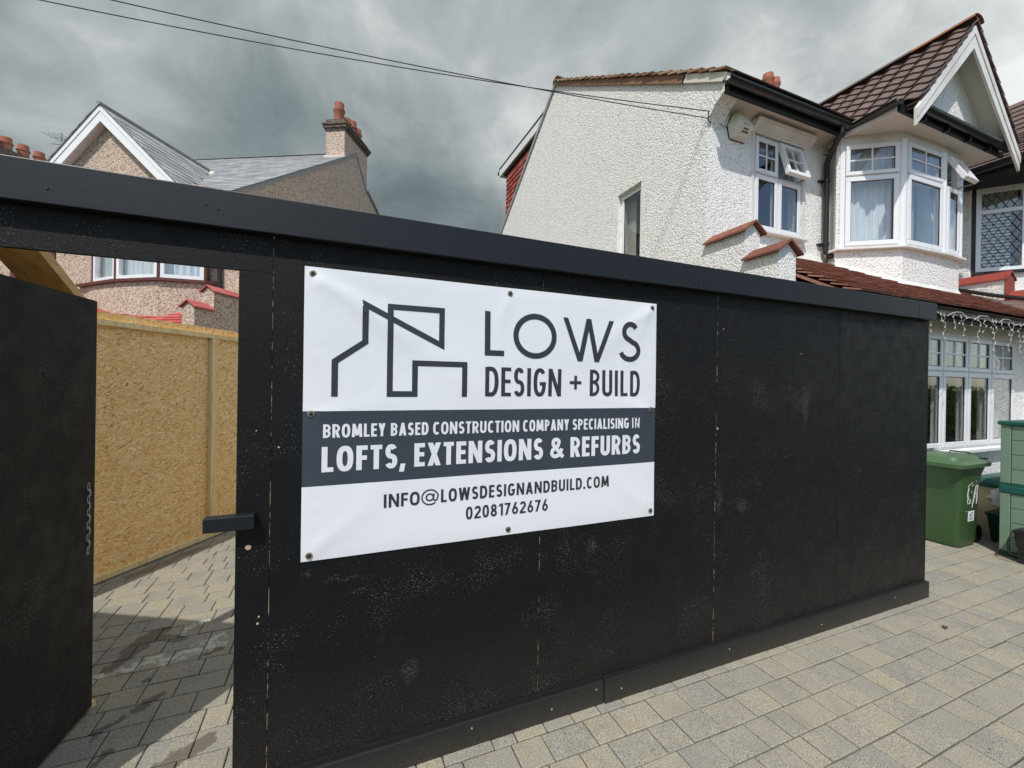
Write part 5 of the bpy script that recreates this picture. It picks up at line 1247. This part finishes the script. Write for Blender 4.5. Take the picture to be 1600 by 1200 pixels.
for cy_ in (.48, .9):
    q = MB(); q.lathe((0, 0, 0), [(.10, -.025), (.10, .025)], 18); q.v = [Vector((6.78+p.x, cy_+p.z, .10+p.y)) for p in q.v]; q.build('wheel', 'black_plastic', WB, True)
# painted 6 7 smears and sticker on the narrow face
def onface(x, z, o_=.002): return (x, .43-.02*(z-.06)/.66*1.0-o_-.0, z)
q = MB()
def smear(pts, wdt):
    vs_ = []
    for i, (x, z) in enumerate(pts):
        wv = wdt*(.9+.8*random.random()); vs_ += [onface(x-wv/2, z+random.uniform(-.004, .004), .0035), onface(x+wv/2, z+random.uniform(-.004, .004), .0035)]
    q.add(vs_, [(2*i, 2*i+1, 2*i+3, 2*i+2) for i in range(len(pts)-1)])
smear([(6.455+.028*math.cos(R(a)), .52+.042*math.sin(R(a))) for a in range(100, 400, 25)], .016); smear([(6.42, .56), (6.425, .61), (6.44, .66)], .016)
smear([(6.53, .45), (6.55, .50), (6.565, .56), (6.58, .62), (6.60, .68)], .02); smear([(6.62, .47), (6.625, .53), (6.625, .6), (6.63, .68)], .022); smear([(6.42, .66), (6.44, .69), (6.47, .70)], .014)
for i in range(16): x = 6.41+random.random()*.22; z = .36+random.random()*.36; smear([(x, z), (x+.006, z+.012)], .012)
q.build('painted_number', 'chalk_paint', WB)
q = MB(); q.add([onface(6.45, .285, .004), onface(6.585, .285, .004), onface(6.585, .40, .004), onface(6.45, .40, .004)], [(0, 1, 2, 3)]); q.build('sticker', 'sticker_white', WB)
q = MB()
def dseg(pts, wdt):
    for (xa, za), (xb, zb) in zip(pts, pts[1:]):
        d = Vector((xb-xa, zb-za)).normalized()*wdt/2; nx, nz = -d.y, d.x
        q.add([onface(xa+nx, za+nz, .0055), onface(xb+nx, zb+nz, .0055), onface(xb-nx, zb-nz, .0055), onface(xa-nx, za-nz, .0055)], [(0, 1, 2, 3)])
dseg([(6.512, .378), (6.494, .365), (6.49, .345), (6.50, .338), (6.512, .346), (6.505, .356), (6.492, .352)], .007); dseg([(6.522, .378), (6.546, .378), (6.532, .338)], .007)
dseg([(6.475, .318), (6.56, .318)], .006); dseg([(6.485, .304), (6.55, .304)], .005); q.build('sticker_print', 'print_dark', WB)

# big green plastic store of stacked panels
LK = thing('storage_locker', 'tall pale green plastic storage locker with dark green lids at the right edge', 'locker', (6.9, -.35, 0))
x0, x1, y0, y1 = 6.53, 7.45, -.85, .20
MB().box(x0+.02, x1-.02, y0+.02, y1-.02, .03, 1.37).build('inner_wall', 'locker_green', LK)
MB().box(x0-.004, x1+.004, y0-.004, y1+.004, 0, .05).build('base_skirt', 'deep_green', LK)
def pane_rows(za, zb, n):
    hgt = (zb-za)/n
    for i in range(n):
        z = za+i*hgt
        MB().box(x0+.004, x0+.0195, y0+.03, y1-.075, z+.003, z+hgt-.003).build('slat_panel', 'locker_green', LK, bevel=.003)
        MB().box(x0+.03, x1-.03, y0+.004, y0+.0195, z+.003, z+hgt-.003).build('slat_panel', 'locker_green', LK, bevel=.003)
pane_rows(.055, .66, 4); pane_rows(.765, 1.37, 4)
for z0_, z1_ in ((.052, .66), (.765, 1.372)):
    MB().box(x0-.004, x0+.024, y1-.07, y1+.004, z0_, z1_).build('corner_post', 'locker_green', LK, bevel=.006)
MB().box(x0-.012, x1+.012, y0-.012, y1+.012, .662, .735).build('lower_lid_band', 'teal_plastic', LK, bevel=.01)
MB().box(x0-.002, x1+.002, y0-.002, y1+.002, .737, .763).build('mid_rail', 'teal_plastic', LK)
MB().box(x0-.025, x1+.025, y0-.025, y1+.025, 1.374, 1.415).build('top_lid', 'teal_plastic', LK, bevel=.012)
# black caddy with bail handle hanging at the locker side
CD = thing('food_caddy', 'small black lidded caddy with bail handle standing against the pale green locker', 'caddy', (6.42, -.07, 0))
loft([rr(6.36, 6.50, -.22, .035, .02, .16), rr(6.34, 6.515, -.24, .045, .02, .30)]).build('caddy_body', 'black_plastic', CD, True)
loft([rr(6.325, 6.52, -.25, .055, .02, .302), rr(6.325, 6.52, -.25, .055, .02, .325), rr(6.36, 6.50, -.21, .02, .02, .345)]).build('caddy_lid', 'black_plastic', CD, True)
MB().tube([(6.33, .05, .30), (6.31, .075, .2), (6.31, .07, .12), (6.31, .03, .09), (6.31, -.15, .09)], .007, 8).build('bail_handle', 'black_plastic', CD, True)
MB().box(6.37, 6.49, -.2, .02, 0, .159).build('stand', 'black_plastic', CD)
# low storage chest, cream with teal lid
SC = thing('storage_chest', 'low cream storage chest with teal lid behind the wheelie bin', 'chest', (8.1, .6, 0))
loft([rr(7.45, 8.75, .38, .78, .03, .0), rr(7.43, 8.77, .36, .785, .03, .55)]).build('chest_body', 'cream_plastic', SC, True)
loft([rr(7.38, 8.82, .30, .79, .04, .552), rr(7.38, 8.82, .30, .79, .04, .60), rr(7.45, 8.75, .36, .775, .04, .64)]).build('chest_lid', 'teal_plastic', SC, True)
RB = thing('recycling_box', 'small dark green recycling box on the paving between bin and locker', 'box', (7.3, .7, 0))
loft([rr(7.02, 7.30, .20, .44, .03, .0), rr(6.98, 7.34, .17, .345+.12, .03, .30)], True).build('box_body', 'deep_green', RB, True)
loft([rr(6.96, 7.36, .155, .475, .03, .301), rr(6.96, 7.36, .155, .475, .03, .325)]).build('box_rim', 'deep_green', RB, True)
KB_ = thing('black_crate', 'black recycling crate behind the small dark green box', 'crate', (7.6, .25, 0))
loft([rr(7.42, 7.75, .05, .30, .03, .0), rr(7.39, 7.78, .03, .32, .03, .30)]).build('crate_body', 'black_plastic', KB_, True)
loft([rr(7.37, 7.80, .015, .335, .03, .301), rr(7.37, 7.80, .015, .335, .03, .33)]).build('crate_rim', 'black_plastic', KB_, True)
b_ = MB(); vs_ = []; fs = []
for j in range(9):
    th_ = PI*j/8
    for i in range(16):
        ph = 2*PI*i/16; r_ = 1+.16*math.sin(3*ph+2*j)+.12*math.sin(7*ph+j*1.7)
        vs_.append((7.12+.20*r_*math.sin(th_)*math.cos(ph), .31+.15*r_*math.sin(th_)*math.sin(ph), .49-.165*math.cos(th_)*1.0))
fs = [(j*16+i, j*16+(i+1) % 16, (j+1)*16+(i+1) % 16, (j+1)*16+i) for j in range(8) for i in range(16)]
b_.add(vs_, fs); o = b_.build('plastic_bag', 'white_bag', None, True, autosm=30); tag(o, 'crumpled white plastic bag resting on the small dark green box', 'bag')

# ================================================================== ACROSS THE STREET (seen in the window panes)
def tree(x, y, h, r_, label):
    T_ = thing('street_tree', label, 'tree', (x, y, -.1), group='trees across the street')
    MB().tube([(x, y, -.1), (x+.1, y, h*.3), (x, y+.1, h*.6), (x+.2, y, h*.85)], [.2, .16, .11, .04], 8).build('trunk', 'bark', T_, True)
    b_ = MB(); cl = [Vector((x+random.uniform(-r_, r_)*.6, y+random.uniform(-r_, r_)*.6, h*random.uniform(.45, .95))) for _ in range(16)]
    for i in range(3600):
        c = random.choice(cl); d = Vector((random.gauss(0, 1), random.gauss(0, 1), random.gauss(0, 1))).normalized()*r_*.5*random.random()**.4; p = c+d
        a = Vector((random.uniform(-1, 1), random.uniform(-1, 1), random.uniform(-.5, .5))).normalized()*.11; c2 = a.cross(Vector((random.random(), random.random(), 1))).normalized()*.07
        b_.add([p-a, p+c2, p+a, p-c2], [(0, 1, 2, 3)], random.random()+.001)
    b_.build('crown', 'leaves', T_)
tree(11.5, -7.3, 5.5, 1.9, 'leafy green street tree across the road from the white house')
tree(16.5, -7.0, 6.0, 2.1, 'leafy green street tree farthest along the road')
HG = MB()
for i in range(6000):
    p = Vector((random.uniform(5, 26), random.uniform(-5.9, -5.2), random.uniform(0, 1.9))); a = Vector((random.uniform(-1, 1), random.uniform(-1, 1), random.uniform(-.6, .6))).normalized()*.09; c2 = a.cross(Vector((random.random(), random.random(), 1))).normalized()*.06
    HG.add([p-a, p+c2, p+a, p-c2], [(0, 1, 2, 3)], random.random()+.001)
HG.box(5, 26, -5.7, -5.4, -.03, 1.75, .3)
o = HG.build('hedge', 'leaves'); o['kind'] = 'stuff'
